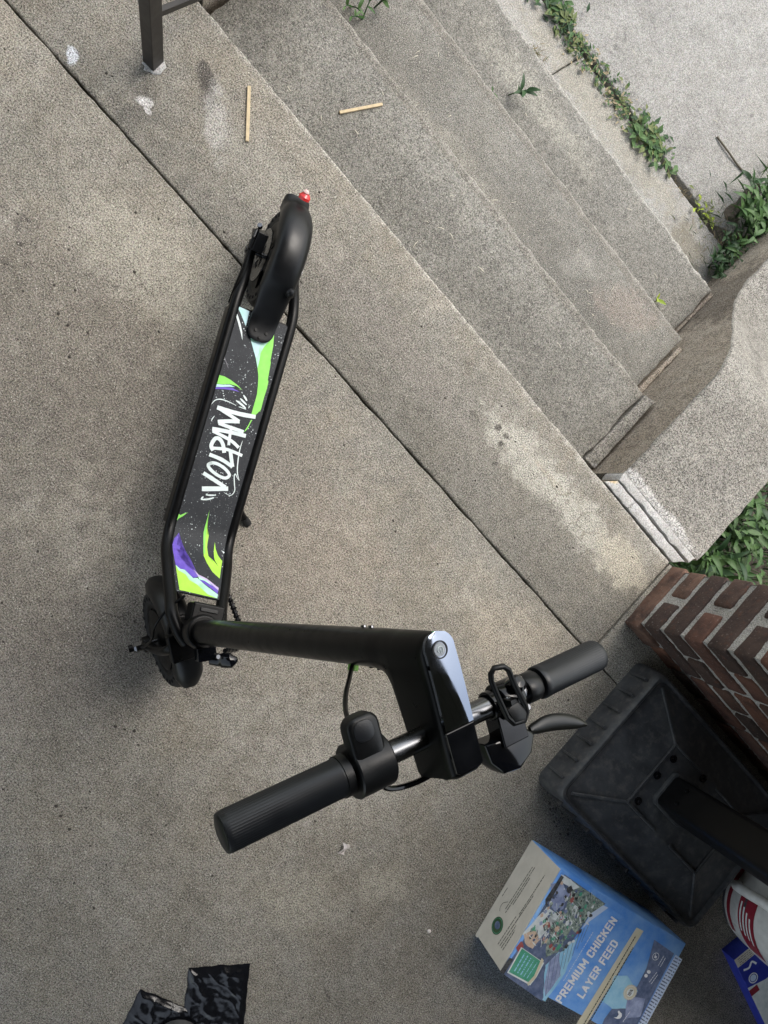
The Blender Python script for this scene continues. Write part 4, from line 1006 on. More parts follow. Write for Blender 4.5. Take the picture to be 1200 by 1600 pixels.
bd([[(-0.0748,0.1200),(-0.0181,0.1014),(0.0042,0.0833),(0.0289,0.0751),(-0.0167,0.0685),(-0.0755,0.0610),(-0.1487,0.0682),(-0.1484,0.0784)]], P_teal, 2)
bd([[(-0.0627,0.1161),(-0.0329,0.1036),(-0.0784,0.0674),(-0.1372,0.0763),(-0.1178,0.0940)]], P_lilac, 3)
pk = []
for k in range(9):
    a = [(-0.0416,0.1225),(-0.1372,0.0763),(0.0589,0.0707),(0.0131,0.0641)]
    p0 = Vector(a[0]).lerp(Vector(a[2]), k / 8); p1 = Vector(a[1]).lerp(Vector(a[3]), k / 8)
    pk += dashes(p0, p1, .0011, .0, k, .02)
bd(pk, P_slate, 4)
wl = []
r_ = random.Random(5)
for k in range(110):
    c_ = [(-0.0317,0.1751),(0.0947,0.1130)]
    p = Vector(c_[0]).lerp(Vector(c_[1]), r_.random()) + Vector((r_.gauss(0, .020), r_.gauss(0, .020))); a_ = r_.uniform(.2, 1.4)
    q = p + Vector((math.cos(a_), math.sin(a_))) * r_.uniform(.006, .018)
    wl += dashes(p, q, r_.uniform(.0006, .0020), 0, k, .03)
bd(wl, P_white, 5)
r_ = random.Random(21); pic = [(-0.0416,0.2107),(0.1153,0.1995),(0.1122,0.0695),(-0.0337,0.0904)]
bits = {}
for k in range(210):
    a, b = r_.random(), r_.random(); p = Vector(pic[0]).lerp(Vector(pic[1]), a).lerp(Vector(pic[3]).lerp(Vector(pic[2]), a), b); rr = r_.uniform(.0010, .0055) * (1 if r_.random() < .85 else 1.7)
    mat = r_.choice((P_dk, P_dk, P_white, P_white, P_sand, P_photo, P_slate, P_green, P_lilac, P_slate) if b < .55 else (P_photo, P_dk, P_green, P_white, P_slate, P_photo)) if r_.random() > .04 else P_red
    an_ = r_.uniform(0, 6.3); n_v = r_.randint(5, 8)
    bits.setdefault(mat.name, (mat, []))[1].append([(p.x + rr * r_.uniform(.5, 1.3) * math.cos(an_ + 6.283 * q / n_v) * 1.3, p.y + rr * r_.uniform(.5, 1.3) * math.sin(an_ + 6.283 * q / n_v)) for q in range(n_v)])
for mat, pl3 in bits.values():
    for q in range(0, len(pl3), 6): tag(bd(pl3[q:q + 6], mat, 4, 'printed_picture'), kind='stuff')
bd([[(-0.0648,0.2051),(-0.0711,0.1268),(-0.1081,0.1256),(-0.1322,0.1293),(-0.1315,0.2029)]], P_white, 4, 'green_label'); bd([[(-0.0665,0.2014),(-0.0720,0.1319),(-0.1069,0.1306),(-0.1276,0.1342),(-0.1280,0.1997)]], P_green, 5, 'green_label')
gl = []
for k in range(5):
    a = [(-0.1204,0.1905),(-0.0732,0.1910),(-0.1217,0.1408),(-0.0794,0.1375)]
    p0 = Vector(a[0]).lerp(Vector(a[2]), (k + .3) / 5); p1 = Vector(a[1]).lerp(Vector(a[3]), (k + .3) / 5)
    gl += dashes(p0, p1, .0034 if k < 3 else .002, .4, k + 20, .005)
bd(gl, P_teal, 6)
bd([[(-0.0636,0.1404),(-0.0664,0.1317),(-0.1121,0.1270),(-0.1355,0.1336),(-0.1314,0.1397),(-0.1083,0.1337)]], P_cream, 6)
bd([[(0.0773,0.0836),(0.1184,0.0565),(0.1155,-0.0113),(0.1034,0.0066),(0.0501,0.0299),(-0.0476,0.0298),(-0.0697,0.0482),(-0.0063,0.0759)]], P_blue, 2)
bd([[(0.1103,-0.0559),(0.1114,-0.0794),(-0.1779,-0.0672),(-0.1768,-0.0408)]], P_cream, 3, 'cream_band')
bt_ = []
for k, (p0, p1) in enumerate(([(-0.1543,-0.0609),(0.0914,-0.0658)], [(-0.1376,-0.0724),(0.0642,-0.0762)])): bt_ += dashes(p0, p1, .0030, .35, k + 40, .004)
bd(bt_, P_ink, 5)
bd([[(0.1064,-0.1209),(0.1018,-0.1949),(-0.0907,-0.2024),(-0.1227,-0.1804),(-0.1516,-0.1127),(-0.1191,-0.1072),(-0.0890,-0.1122),(-0.0527,-0.1307),(-0.0108,-0.1456),(0.0377,-0.1427)]], P_slate, 2)
bd([[(-0.0166,-0.0697),(-0.0015,-0.1032),(-0.0216,-0.1533),(-0.0713,-0.1528),(-0.0890,-0.1122),(-0.0847,-0.0741)]], P_teal, 3)
bd([[(-0.0444,-0.1337),(-0.0286,-0.1854),(-0.0725,-0.1986),(-0.0958,-0.1613)]], P_lilac, 3)
bd([[(0.1016,-0.2006),(0.0996,-0.2262),(-0.0952,-0.2282),(-0.1055,-0.2040)]], P_pale, 3)
tk = []
for k in range(24):
    a = [(0.0941,-0.2032),(0.0949,-0.2240),(-0.0918,-0.2032),(-0.0934,-0.2242)]
    p0 = Vector(a[0]).lerp(Vector(a[2]), k / 23); p1 = Vector(a[1]).lerp(Vector(a[3]), k / 23)
    tk += dashes(p0, p1, .0030, .3, k + 60, .010)
bd(tk, P_slate, 4)
sc1 = [(-0.0333,-0.1348)]; sc2 = [(0.0730,-0.1494),(0.0265,-0.1525),(-0.0950,-0.1385),(0.0321,-0.1539),(0.0206,-0.1522)]
st_ = []
for k in range(36): r2 = .0185 if k % 2 else .0200; st_.append((sc1[0][0] + r2 * math.cos(math.pi * k / 18), sc1[0][1] + r2 * math.sin(math.pi * k / 18)))
bd([st_], P_cream, 5, 'seal'); bd([circ(sc1[0], .0165)], P_white, 6, 'seal'); bd([circ(sc1[0], .0155)], P_cream, 7, 'seal'); bd([circ(sc1[0], .0105)], P_white, 8, 'seal')
def ringp(c, r, w_, n=24): return [[(c[0] + (r + s) * math.cos(2 * math.pi * j / n), c[1] + (r + s) * math.sin(2 * math.pi * j / n)) for j, s in ((k, -w_), (k, w_), (k + 1, w_), (k + 1, -w_))] for k in range(n)]
bd(ringp(sc2[0], .0092, .0007), P_txt, 5, 'icon'); bd([circ(sc2[0], .002, 10, .005), circ((sc2[0][0] - .003, sc2[0][1] + .001), .0014, 8, .0035)] + dashes((sc2[0][0] - .006, sc2[0][1] - .006), (sc2[0][0] + .006, sc2[0][1] + .006), .0012, 0, 1, .05), P_txt, 5, 'icon')
bd([circ(sc2[3], .0045, 12, .006), circ(sc2[4], .0045, 12, .0055)], P_txt, 5, 'icon')
hp = sc2[2]
bd([[(hp[0] + x * .011, hp[1] + y * .011) for x, y in ((-.9, .9), (-.5, .2), (.2, .1), (.6, .7), (1.0, .6), (.8, .1), (.7, -.5), (.2, -.9), (-.4, -.8), (-.8, -.2))]], P_txt, 5, 'icon')
il = []
for k, (p0, p1) in enumerate(([(0.0572,-0.1697),(0.0847,-0.1702)], [(0.0570,-0.1772),(0.0823,-0.1775)], [(0.0111,-0.1707),(0.0421,-0.1759)], [(0.0095,-0.1782),(0.0370,-0.1823)], [(-0.1035,-0.1596),(-0.0737,-0.1634)])): il += dashes(p0, p1, .0018, .3, k + 90, .0035)
bd(il, P_txt, 5)
GL = {'P': (.5, [[(0, 0), (0, 1)], [(0, 1), (.40, 1), (.5, .9), (.5, .58), (.40, .48), (0, .48)]]), 'E': (.46, [[(0, 0), (0, 1)], [(0, 1), (.46, 1)], [(0, .5), (.40, .5)], [(0, 0), (.46, 0)]]),
      'M': (.70, [[(0, 0), (0, 1)], [(0, 1), (.35, .25)], [(.35, .25), (.70, 1)], [(.70, 1), (.70, 0)]]), 'I': (.0, [[(0, 0), (0, 1)]]), 'U': (.5, [[(0, 1), (0, .12), (.1, 0), (.4, 0), (.5, .12), (.5, 1)]]),
      'C': (.5, [[(.5, .74), (.5, .9), (.4, 1), (.1, 1), (0, .9), (0, .1), (.1, 0), (.4, 0), (.5, .1), (.5, .26)]]), 'H': (.5, [[(0, 0), (0, 1)], [(.5, 0), (.5, 1)], [(0, .5), (.5, .5)]]),
      'K': (.5, [[(0, 0), (0, 1)], [(.5, 1), (0, .42)], [(.16, .6), (.52, 0)]]), 'N': (.52, [[(0, 0), (0, 1)], [(0, 1), (.52, 0)], [(.52, 0), (.52, 1)]]), 'L': (.44, [[(0, 1), (0, 0)], [(0, 0), (.44, 0)]]),
      'A': (.56, [[(0, 0), (.28, 1)], [(.28, 1), (.56, 0)], [(.1, .3), (.46, .3)]]), 'Y': (.54, [[(0, 1), (.27, .46)], [(.54, 1), (.27, .46)], [(.27, .46), (.27, 0)]]), 'F': (.44, [[(0, 0), (0, 1)], [(0, 1), (.44, 1)], [(0, .5), (.38, .5)]]),
      'D': (.52, [[(0, 0), (0, 1)], [(0, 1), (.36, 1), (.52, .84), (.52, .16), (.36, 0), (0, 0)]]), '1': (.16, [[(0, .8), (.16, 1)], [(.16, 1), (.16, 0)]]), '8': (.46, [[(.1, .52), (0, .65), (0, .88), (.1, 1), (.36, 1), (.46, .88), (.46, .65), (.36, .52), (.1, .52)], [(.1, .52), (0, .38), (0, .12), (.1, 0), (.36, 0), (.46, .12), (.46, .38), (.36, .52)]]),
      '%': (.62, [[(.0, 0), (.62, 1)], [(0, .65), (0, .95), (.18, .95), (.18, .65), (0, .65)], [(.44, .05), (.44, .35), (.62, .35), (.62, .05), (.44, .05)]])}
GL['R'] = (.52, GL['P'][1] + [[(.2, .48), (.52, 0)]])
def line_words(body, a, b, h, mat, sw=.20, gap=.34, space=.42):
    """block capitals printed between the points a and b (left and right end of the line)"""
    tot = 0; xs = []
    for ch in body:
        xs.append(tot)
        tot += space if ch == ' ' else GL[ch][0] + gap
    tot -= gap; A = Vector((*a, 0)); B = Vector((*b, 0)); X = (B - A).normalized(); Y = Vector((-X.y, X.x, 0)); kx = ((B - A).length - sw * h) / tot; W_ = sw * h
    for ch, x0 in zip(body, xs):
        if ch == ' ': continue
        vs, fs = [], []; li = 0
        for pl2 in GL[ch][1]:
            P = [A + X * (W_ / 2 + (x0 + x) * kx) + Y * ((y - .5) * (h - W_)) for x, y in pl2]
            for p, q in zip(P[:-1], P[1:]):
                d = (q - p).normalized(); e = Vector((-d.y, d.x, 0)) * W_ / 2; p2, q2 = p - d * W_ * .48, q + d * W_ * .48
                if len(pl2) == 2 and abs(d.dot(X)) > .15 and abs(d.dot(X)) < .98: p2, q2 = p - d * W_ * .2, q + d * W_ * .2
                n0 = len(vs); z = Vector((0, 0, BH + .0022 + li * .00002)); li += 1
                vs += [tuple(k + z) for k in (p2 + e, p2 - e, q2 - e, q2 + e)]; fs.append((n0, n0 + 1, n0 + 2, n0 + 3))
        me = bpy.data.meshes.new('letter'); me.from_pydata(vs, [], fs); me.materials.append(mat); o = bpy.data.objects.new('letter', me); COL.objects.link(o); o.parent = fbm
t1 = [(-0.1347,0.0379),(0.1026,0.0157),(-0.1004,-0.0100),(0.0567,-0.0204)]
line_words('PREMIUM CHICKEN', t1[0], t1[1], .0230, P_txt)
line_words('LAYER FEED', t1[2], t1[3], .0230, P_txt)
line_words('18%', (sc1[0][0] - .0085, sc1[0][1]), (sc1[0][0] + .0085, sc1[0][1]), .009, P_ink, .16)
bd(dashes(*[(-0.0860,0.0536),(0.0477,0.0499)], .0022, .5, 7, .004), P_pale, 5)
bd([[(0.1153,0.0630),(0.1163,0.0463),(0.0642,0.0744),(0.0393,0.0825),(0.0856,0.0809)]], P_pale, 3)

# ------------------------------------------------------------------ white jug and small carton in the corner
jx, jy = 2.012, .345
jug = empty('white_jug', (jx, jy, 0)); tag(jug, 'white plastic jug with red labels and a moulded grip, below the dark post', 'jug')
M_jug = plain('white_hdpe', (.62, .62, .60), .35, 0, .5)
def sup(r, n=40): return [(r * math.copysign(abs(math.cos(a)) ** .8, math.cos(a)), r * .82 * math.copysign(abs(math.sin(a)) ** .8, math.sin(a))) for a in [2 * math.pi * k / n for k in range(n)]]
lv = [(.165, 0), (.175, .006), (.180, .03), (.186, .20), (.180, .24), (.150, .275), (.06, .30), (.03, .305), (.03, .33), (0.0, .332)]
vs = []; fs = []
for r, z in lv: vs += [(x, y, z) for x, y in sup(max(r, .001))]
for i in range(len(lv) - 1):
    for k in range(40): fs.append((i * 40 + k, i * 40 + (k + 1) % 40, (i + 1) * 40 + (k + 1) % 40, (i + 1) * 40 + k))
fs.append(tuple(range(40))[::-1])
jb = MB().add(vs, fs).build('jug_body', M_jug, jug)
def jl(z0, z1, a0, a1, mat, name):
    mb = MB()
    def f_(s, t):
        a = R(a0 + (a1 - a0) * s); z = z0 + (z1 - z0) * t; r = .1812 + .006 * (z - .03) / .17
        return Vector((r * math.copysign(abs(math.cos(a)) ** .8, math.cos(a)), r * .82 * math.copysign(abs(math.sin(a)) ** .8, math.sin(a)), z))
    mb.grid(f_, 16, 2); return mb.build(name, mat, jug)
P_mar = print_mat('print_maroon', (.22, .015, .03), (.28, .03, .05)); P_char = print_mat('print_charcoal', (.05, .05, .06), (.08, .08, .09))
jl(.012, .019, 170, 250, P_char, 'label_stripe'); jl(.030, .043, 165, 250, P_mar, 'label_stripe'); jl(.075, .135, 195, 262, P_mar, 'label_panel'); jl(.092, .1, 200, 240, P_char, 'label_stripe')
for k in range(4): 
    o = jl(.082 + k * .012, .087 + k * .012, 205 + 4 * k, 238 + 3 * k, P_white, 'label_lettering')
    for v in o.data.vertices: v.co.x *= 1.004; v.co.y *= 1.004
hp_ = [(-.168, -.045, .05), (-.200, -.055, .07), (-.208, -.055, .12), (-.203, -.05, .165), (-.175, -.045, .19)]
MB().tube(smoothpath(hp_), .014, 14).build('grip_handle', M_jug, jug)
MB().lathe([(0, 0), (.034, 0), (.034, .03), (0, .032)], 24, Matrix.Translation((0, 0, .318))).build('cap', P_mar, jug)

cc_ = [(1.9824,0.1448),(2.2094,0.0800)]
d_ = Vector((cc_[1][0] - cc_[0][0], cc_[1][1] - cc_[0][1])); an = math.atan2(d_.y, d_.x)
ct = empty('small_carton', (cc_[0][0], cc_[0][1], 0), (0, 0, an)); tag(ct, 'small blue and white printed carton standing in the dark corner', 'box')
P_navy = print_mat('print_navy', (.02, .03, .28), (.03, .05, .36)); 
cbm = MB().prism([(0, .0), (.30, .0), (.30, .20), (0, .20)], 0, .05, inset=.002).build('carton_body', [P_navy], ct, sharp=50)
cx_ = lambda x, y, l: Vector((x, y, .05 + l))
decal('print_patch', [[(.03, .0), (.075, .0), (.10, .05), (.10, .20), (.03, .20)]], P_navy, cbm, .0005, cx_)
decal('print_patch', [[(.0, .0), (.028, .0), (.028, .20), (0, .20)]], P_kraft, cbm, .0005, cx_)
decal('print_patch', stroke([(.045, .012), (.05, .03), (.04, .045), (.055, .055)], .006), P_txt, cbm, .0010, cx_)
decal('print_patch', ringp((.085, .028), .014, .0015), P_txt, cbm, .0012, cx_); decal('print_patch', [circ((.085, .028), .010)], P_pale, cbm, .0009, cx_)
decal('print_patch', [[(.10, .0), (.29, .0), (.29, .19), (.11, .19), (.115, .06)]], P_white, cbm, .0006, cx_)
decal('print_patch', [[(.11, .0), (.13, .0), (.13, .03), (.11, .03)]], P_mar, cbm, .0008, cx_)
decal('print_patch', sum([dashes((.006 + .006 * k, .01), (.006 + .006 * k, .07), .0016, .5, k, .005) for k in range(4)], []), P_ink, cbm, .0010, cx_)

# ------------------------------------------------------------------ black film, sticks, scraps
M_film = NT('black_polythene_film', .24, 0, .5)
M_film.color((.0055, .006, .008)); M_film.bump(M_film.noise(70, 4, .6), .25, .003); M_film = M_film.m
def film(name, corners, label, seed, lift=.012):
    """crumpled sheet spanning four corners lying on the floor"""
    c0 = sum((Vector((*c, 0)) for c in corners), Vector()) / 4
    e = empty(name, c0); tag(e, label, 'plastic bag'); A, B, C_, D = [Vector((*c, 0)) - c0 for c in corners]
    def f_(s, t):
        p = A.lerp(B, s).lerp(D.lerp(C_, s), t); q = p + c0
        def crease(a, b, f, sd_): return max(0, 1 - abs(noise.noise(Vector(((q.x * math.cos(a) + q.y * math.sin(a)) * f + sd_ + .5 * noise.noise(Vector((q.x * 24, q.y * 24, sd_))), (q.y * math.cos(a) - q.x * math.sin(a)) * f * b, sd_)))) * 9)
        z = .003 + lift * .5 * abs(noise.noise(Vector((q.x * 9 + seed, q.y * 9, seed)))) + .0020 * crease(1.25, .12, 15, seed) + .0012 * crease(1.6, .15, 31, seed + 4) + .0014 * noise.noise(Vector((q.x * 55, q.y * 55, seed))) + .0008 * noise.noise(Vector((q.x * 140, q.y * 90, seed)))
        edge = min(s, 1 - s, t, 1 - t); k = min(1, edge * 9 + .1)
        w_ = .003 * Vector((noise.noise(Vector((s * 5, t * 5, seed))), noise.noise(Vector((s * 5 + 9, t * 5, seed))), 0))
        return p + w_ + Vector((0, 0, max(.0015, z * k)))
    mb = MB().grid(f_, 70, 70); 
    mb.grid(lambda s, t: f_(s, t) - Vector((0, 0, .0012)), 70, 70, flip=True)
    mb.build('film_sheet', M_film, e, sharp=30, fix=False); return e
film('plastic_bag', [(0.8228,-0.7682),(0.9300,-0.6766),(1.0310,-0.7980),(0.9140,-0.8796)], 'shiny black plastic bag end lying flat at the edge, squared corners', 2)
fl = film('plastic_bag', [(0.7715,-0.8658),(0.9004,-0.8342),(1.0145,-0.8686),(0.8152,-1.0054)], 'crumpled black plastic bag end, lower and left of the squared one', 6, .02)
MB().lathe([(0, .02), (.03, .017), (.05, .008), (.056, 0)], 22, Matrix.Translation((.045, -.012, .012))).build('bag_knot', plain('matte_black_film', (.015, .015, .016), .6), fl)
def stick(p0, p1, z, label):
    a, b = Vector((*p0, z + .0035)), Vector((*p1, z + .0035)); c = (a + b) / 2; d = b - a
    o = MB().box((0, 0, 0), (d.length, .0075, .006)).build('wooden_stick', M_wood, bevel=.001)
    o.location = c; o.rotation_euler = (0, 0, math.atan2(d.y, d.x)); return tag(o, label, 'stick', 'thin wooden sticks lying by the railing post')
stick(*[(-0.5216,0.7327),(-0.4371,0.6445)], 0, 'thin pale wooden stick lying on the porch floor near the railing post')
stick(*[(-0.3859,0.9342),(-0.3335,1.0395)], -.15, 'thin pale wooden stick lying on the first step down')
pp = [(0.9079,-0.3422)]
def scrap(a, b):
    x, y = (a - .5) * .030, (b - .5) * .016
    return Vector((x, y + .005 * math.sin(a * 5), .006 + .006 * math.sin(a * 4 + b * 2) + .003 * noise.noise(Vector((a * 4, b * 4, 1)))))
sc_o = MB().grid(scrap, 8, 6).grid(lambda a, b: scrap(a, b) - Vector((0, 0, .0008)), 8, 6, flip=True).build('paper_scrap', M_paper, fix=False); sc_o.location = (*pp[0], -.0005); sc_o.rotation_euler = (0, 0, -1.0)
tag(sc_o, 'crumpled pale scrap of paper on the concrete below the left grip', 'paper scrap')
pe = [(1.2331,-0.3514)]
pb = bpy.data.objects.new('pebble', MB().lathe([(0, -.002), (.004, -.001), (.005, .002), (.003, .0045), (0, .005)], 10).mesh('pebble', M_paper)); COL.objects.link(pb); pb.location = (*pe[0], .002); tag(pb, 'tiny white pebble on the floor near the feed carton', 'pebble')
# crumbs of dirt that nobody could count
cr = MB(); r_ = random.Random(3)
def crumb(u, v, z, s):
    vs = []; 
    for k in range(6):
        a = 2 * math.pi * k / 6; q = s * r_.uniform(.6, 1.2); vs.append((u + q * math.cos(a), v + q * math.sin(a) * .8, z))
    vs.append((u, v, z + s * r_.uniform(.5, 1)))
    cr.add(vs, [(k, (k + 1) % 6, 6) for k in range(6)])
for k in range(460): crumb(r_.uniform(-.95, 1.2), r_.uniform(-1.1, .74), 0, r_.choice((.0012, .0016, .0016, .002, .0026, .0036)))
for k in range(60): crumb(r_.uniform(-.5, .6), r_.uniform(.8, 1.08), -.15, r_.choice((.0012, .002)))
for k in range(26): crumb(r_.gauss(1.30, .03), r_.gauss(.075, .012), 0, r_.uniform(.002, .005))
for k in range(60): crumb(r_.uniform(-.5, .65), r_.uniform(1.12, 1.4), -.30, r_.choice((.0014, .0022)))
for p in [(-0.4361,0.1341),(-0.4700,0.1105),(-0.3921,0.0707),(-0.4219,0.0734),(-0.3544,0.0894),(-0.3430,0.0256),(-0.4999,0.0539),(-0.3854,0.2546),(0.3206,-0.4696),(0.3380,-0.4582),(0.3670,-0.4752),(0.3566,-0.6919),(0.3902,-0.7013),(0.3001,-0.4778),(0.3344,-0.6826),(0.3842,-0.6453),(1.0727,0.2937),(1.0975,0.3112),(0.5025,0.6641),(0.6659,0.6705)]: crumb(*p, 0, r_.uniform(.003, .005))
cr.build('dirt_crumbs', plain('dark_dirt', (.04, .034, .028), .95), smooth=False, kind='stuff')

sb_ = MB(); r_ = random.Random(12)
for k in range(110):
    reg = r_.choice(((-.5, .65, .82, 1.09, -.15), (-.5, .68, 1.13, 1.39, -.30), (-.4, .7, 1.44, 1.70, -.45), (-.9, 1.0, -.9, .4, 0), (-.3, .8, 1.74, 1.96, -.6), (-.4, .6, 2.03, 2.6, -.597)))
    u, v, z = r_.uniform(reg[0], reg[1]), r_.uniform(reg[2], reg[3]), reg[4]; a = r_.uniform(0, 6.28); L = r_.uniform(.006, .022); w_ = r_.uniform(.0005, .0010)
    d = Vector((math.cos(a), math.sin(a), 0)) * L; q = Vector((-math.sin(a), math.cos(a), 0)) * w_; p = Vector((u, v, z + .001)); m_ = p + d * .5 + q * r_.uniform(-2, 2) + Vector((0, 0, .002))
    sb_.add([p - q, p + q, m_ + q, m_ - q, p + d + q * .5, p + d - q * .5], [(0, 1, 2, 3), (3, 2, 4, 5)])
sb_.build('straw_bits', plain('pale_straw_bits', (.5, .47, .38), .8), smooth=False, fix=False, kind='stuff')

# ------------------------------------------------------------------ plants
def leaf_mat(name, a, b):
    n = NT(name, .5, 0, .35); oi = n.n('ShaderNodeObjectInfo').outputs['Random']
    p = n.pos()
    c = n.mix(oi, a, b); c = n.mix(n.rng(n.noise(38, 3, .6), .4, .7, 0, .6), c, tuple(k * .55 for k in a))
    n.color(c); n.bump(n.noise(160, 3), .3, .001)
    n.b.inputs['Transmission Weight'].default_value = 0
    tr = n.n('ShaderNodeBsdfTranslucent'); n.link(c, tr.inputs[0]); mx = n.n('ShaderNodeMixShader'); mx.inputs[0].default_value = .25
    out = n.t.nodes['Material Output']; n.link(n.b.outputs[0], mx.inputs[1]); n.link(tr.outputs[0], mx.inputs[2]); n.link(mx.outputs[0], out.inputs[0])
    return n.m
L_green = leaf_mat('leaf_green', (.055, .13, .035), (.11, .20, .065)); L_dark = leaf_mat('leaf_dark', (.025, .065, .025), (.05, .11, .04)); L_yel = leaf_mat('leaf_yellow_green', (.32, .45, .05), (.42, .52, .06)); L_olive = leaf_mat('leaf_olive', (.13, .17, .055), (.20, .235, .085)); L_straw = leaf_mat('dry_straw', (.34, .28, .17), (.42, .35, .22))
def leaf_mesh(name, l, w_, mat, curl=.25, fold=.25, n=7):
    mb = MB(); vs = []
    for i in range(n + 1):
        t = i / n; hw_ = w_ / 2 * math.sin(math.pi * min(1, t ** .75 * .97 + .015)) ** .85 + .0004
        x = l * t; z = l * curl * (t - t * t * 1.6); 
        vs += [(x, -hw_, z + hw_ * fold), (x, 0, z), (x, hw_, z + hw_ * fold)]
    fs = [(3 * i + j, 3 * i + j + 3, 3 * i + j + 4, 3 * i + j + 1) for i in range(n) for j in (0, 1)]
    return mb.add(vs, fs).mesh(name, mat, 60)
LM = {m: [leaf_mesh('leaf', l, w_, mat, cu, fo) for l, w_, cu, fo in ((.060, .019, .25, .3), (.048, .017, .1, .2), (.070, .018, .35, .35), (.038, .014, .2, .3))] for m, mat in (('g', L_green), ('d', L_dark), ('y', L_yel), ('o', L_olive))}
def leaves_at(pr, c, M_, n, kind, r_, scale=1.0, spread=(10, 60)):
    for k in range(n):
        o = bpy.data.objects.new('leaf', r_.choice(LM[kind])); COL.objects.link(o); o.parent = pr
        s = scale * r_.uniform(.75, 1.2); yaw = k * 2.4 + r_.uniform(-.5, .5); pitch = -R(r_.uniform(*spread))
        o.matrix_local = Matrix.Translation(c[k] if isinstance(c, list) else c) @ Euler((r_.uniform(-.3, .3), pitch, yaw)).to_matrix().to_4x4() @ Matrix.Diagonal((s, s, s, 1))
def leafy_plant(u, v, z, h, nst, per, kind, seed, label, scale=1.0, lean=.35, group=None, name='leafy_plant', cat='plant', dirn=None):
    r_ = random.Random(seed); e = empty(name, (u, v, z)); tag(e, label, cat, group)
    st = MB()
    for s in range(nst):
        a = r_.uniform(0, 2 * math.pi); le = h * lean * r_.uniform(.5, 1.3)
        top = Vector((math.cos(a) * le, math.sin(a) * le, h * r_.uniform(.7, 1.1)))
        if dirn is not None: top = Vector((dirn[0] * h + r_.gauss(0, .012), dirn[1] * h + r_.gauss(0, .012), dirn[2] * h * r_.uniform(.7, 1.1)))
        mid = top * .5 + Vector((0, 0, h * .12)); P = smoothpath([(0, 0, 0), mid, top], 5)
        st.tube(P, [.0022 - .0012 * i / len(P) for i in range(len(P))], 6)
        cs = [P[max(1, int((len(P) - 1) * (.35 + .65 * (k + 1) / per)))] for k in range(per)]
        leaves_at(e, cs, None, per, kind, r_, scale, (-5, 50))
    st.build('stem', L_dark if kind != 'y' else L_yel, e)
    return e
def tuft(name, u, v, z, n, l, spread, kind_mats, seed, label, cat='weeds', rx=.05, ry=.02, ang=0.0, flat=.6, group=None, small=True):
    """low clump of many small leaves and blades, one foliage mesh"""
    r_ = random.Random(seed); mb = MB(); ca, sa = math.cos(ang), math.sin(ang)
    for k in range(n):
        a_, b_ = r_.gauss(0, rx / 2), r_.gauss(0, ry / 2); p = Vector((a_ * ca - b_ * sa, a_ * sa + b_ * ca, 0))
        yaw = r_.uniform(0, 6.28); pit = r_.uniform(.15, 1.1) * flat; L = l * r_.uniform(.5, 1.3); w_ = L * (r_.uniform(.3, .5) if small else r_.uniform(.04, .08))
        d = Vector((math.cos(yaw) * math.cos(pit), math.sin(yaw) * math.cos(pit), math.sin(pit))); q = Vector((-math.sin(yaw), math.cos(yaw), 0))
        h0 = Vector((0, 0, r_.uniform(0, l * .7)))
        pts = [p + h0, p + h0 + d * L * .35 + q * w_ / 2, p + h0 + d * L - Vector((0, 0, L * .25)), p + h0 + d * L * .35 - q * w_ / 2, p + h0 + d * L * .4 + Vector((0, 0, -.08 * L))]
        mb.add(pts, [(0, 1, 4), (0, 4, 3), (1, 2, 4), (4, 2, 3)], mi=r_.randrange(len(kind_mats)))
    e = empty(name, (u, v, z)); tag(e, label, cat, group)
    mb.build('foliage', kind_mats, e, smooth=False, fix=False); return e
def pts_line(P): return P
# weeds in the joint between the bottom slab and the walkway
ck = [(-0.2694,1.9861),(-0.1482,1.9778),(-0.0582,1.9772),(-0.0004,1.9738),(0.0996,1.9763),(0.1651,1.9741),(0.2361,1.9780),(0.2901,1.9877)]
lab = ['low green weeds at the top of the walkway crack', 'mossy green weeds in the walkway crack, second clump down', 'small mossy tuft in the walkway crack beside the thin cross crack', 'thin tuft between the two clumps of crack weeds', 'olive moss-like weeds halfway along the walkway crack', 'dense olive weeds in the crack above the broad-leaved clump', 'broad-leaved green weed in the walkway crack', 'broad-leaved weed at the lower end of the crack clump']
for i, (u, v) in enumerate(ck):
    big = i in (0, 6, 7)
    tuft('crack_weed', u, v, -.6, {0: 120, 1: 170, 2: 60, 3: 14, 4: 160, 5: 50, 6: 90, 7: 110}[i], .021 if not big else .034, 0, [L_olive, L_green, L_dark, L_straw] if not big else [L_green, L_dark, L_green, L_olive], 30 + i, lab[i], rx=.095 if i != 3 else .03, ry=.048, ang=.0, group='weeds along the walkway crack')
tuft('crack_weed', *[(0.5905,1.9996)][0], -.6, 70, .02, 0, [L_yel, L_olive], 51, 'yellow-green weed tuft at the right end of the walkway crack', rx=.06, ry=.025, group='weeds along the walkway crack')
tuft('dry_grass_tuft', *[(-0.2159,1.8286)][0], -.6, 50, .03, 0, [L_straw, L_olive], 52, 'dry straw-coloured grass tuft at the foot of the lowest step', rx=.05, ry=.02, small=False, ang=0)
tuft('dry_grass_tuft', *[(0.4656,1.9686)][0], -.6, 30, .03, 0, [L_straw], 53, 'thin dry grass lying in the walkway crack near its right end', rx=.09, ry=.012, small=False)
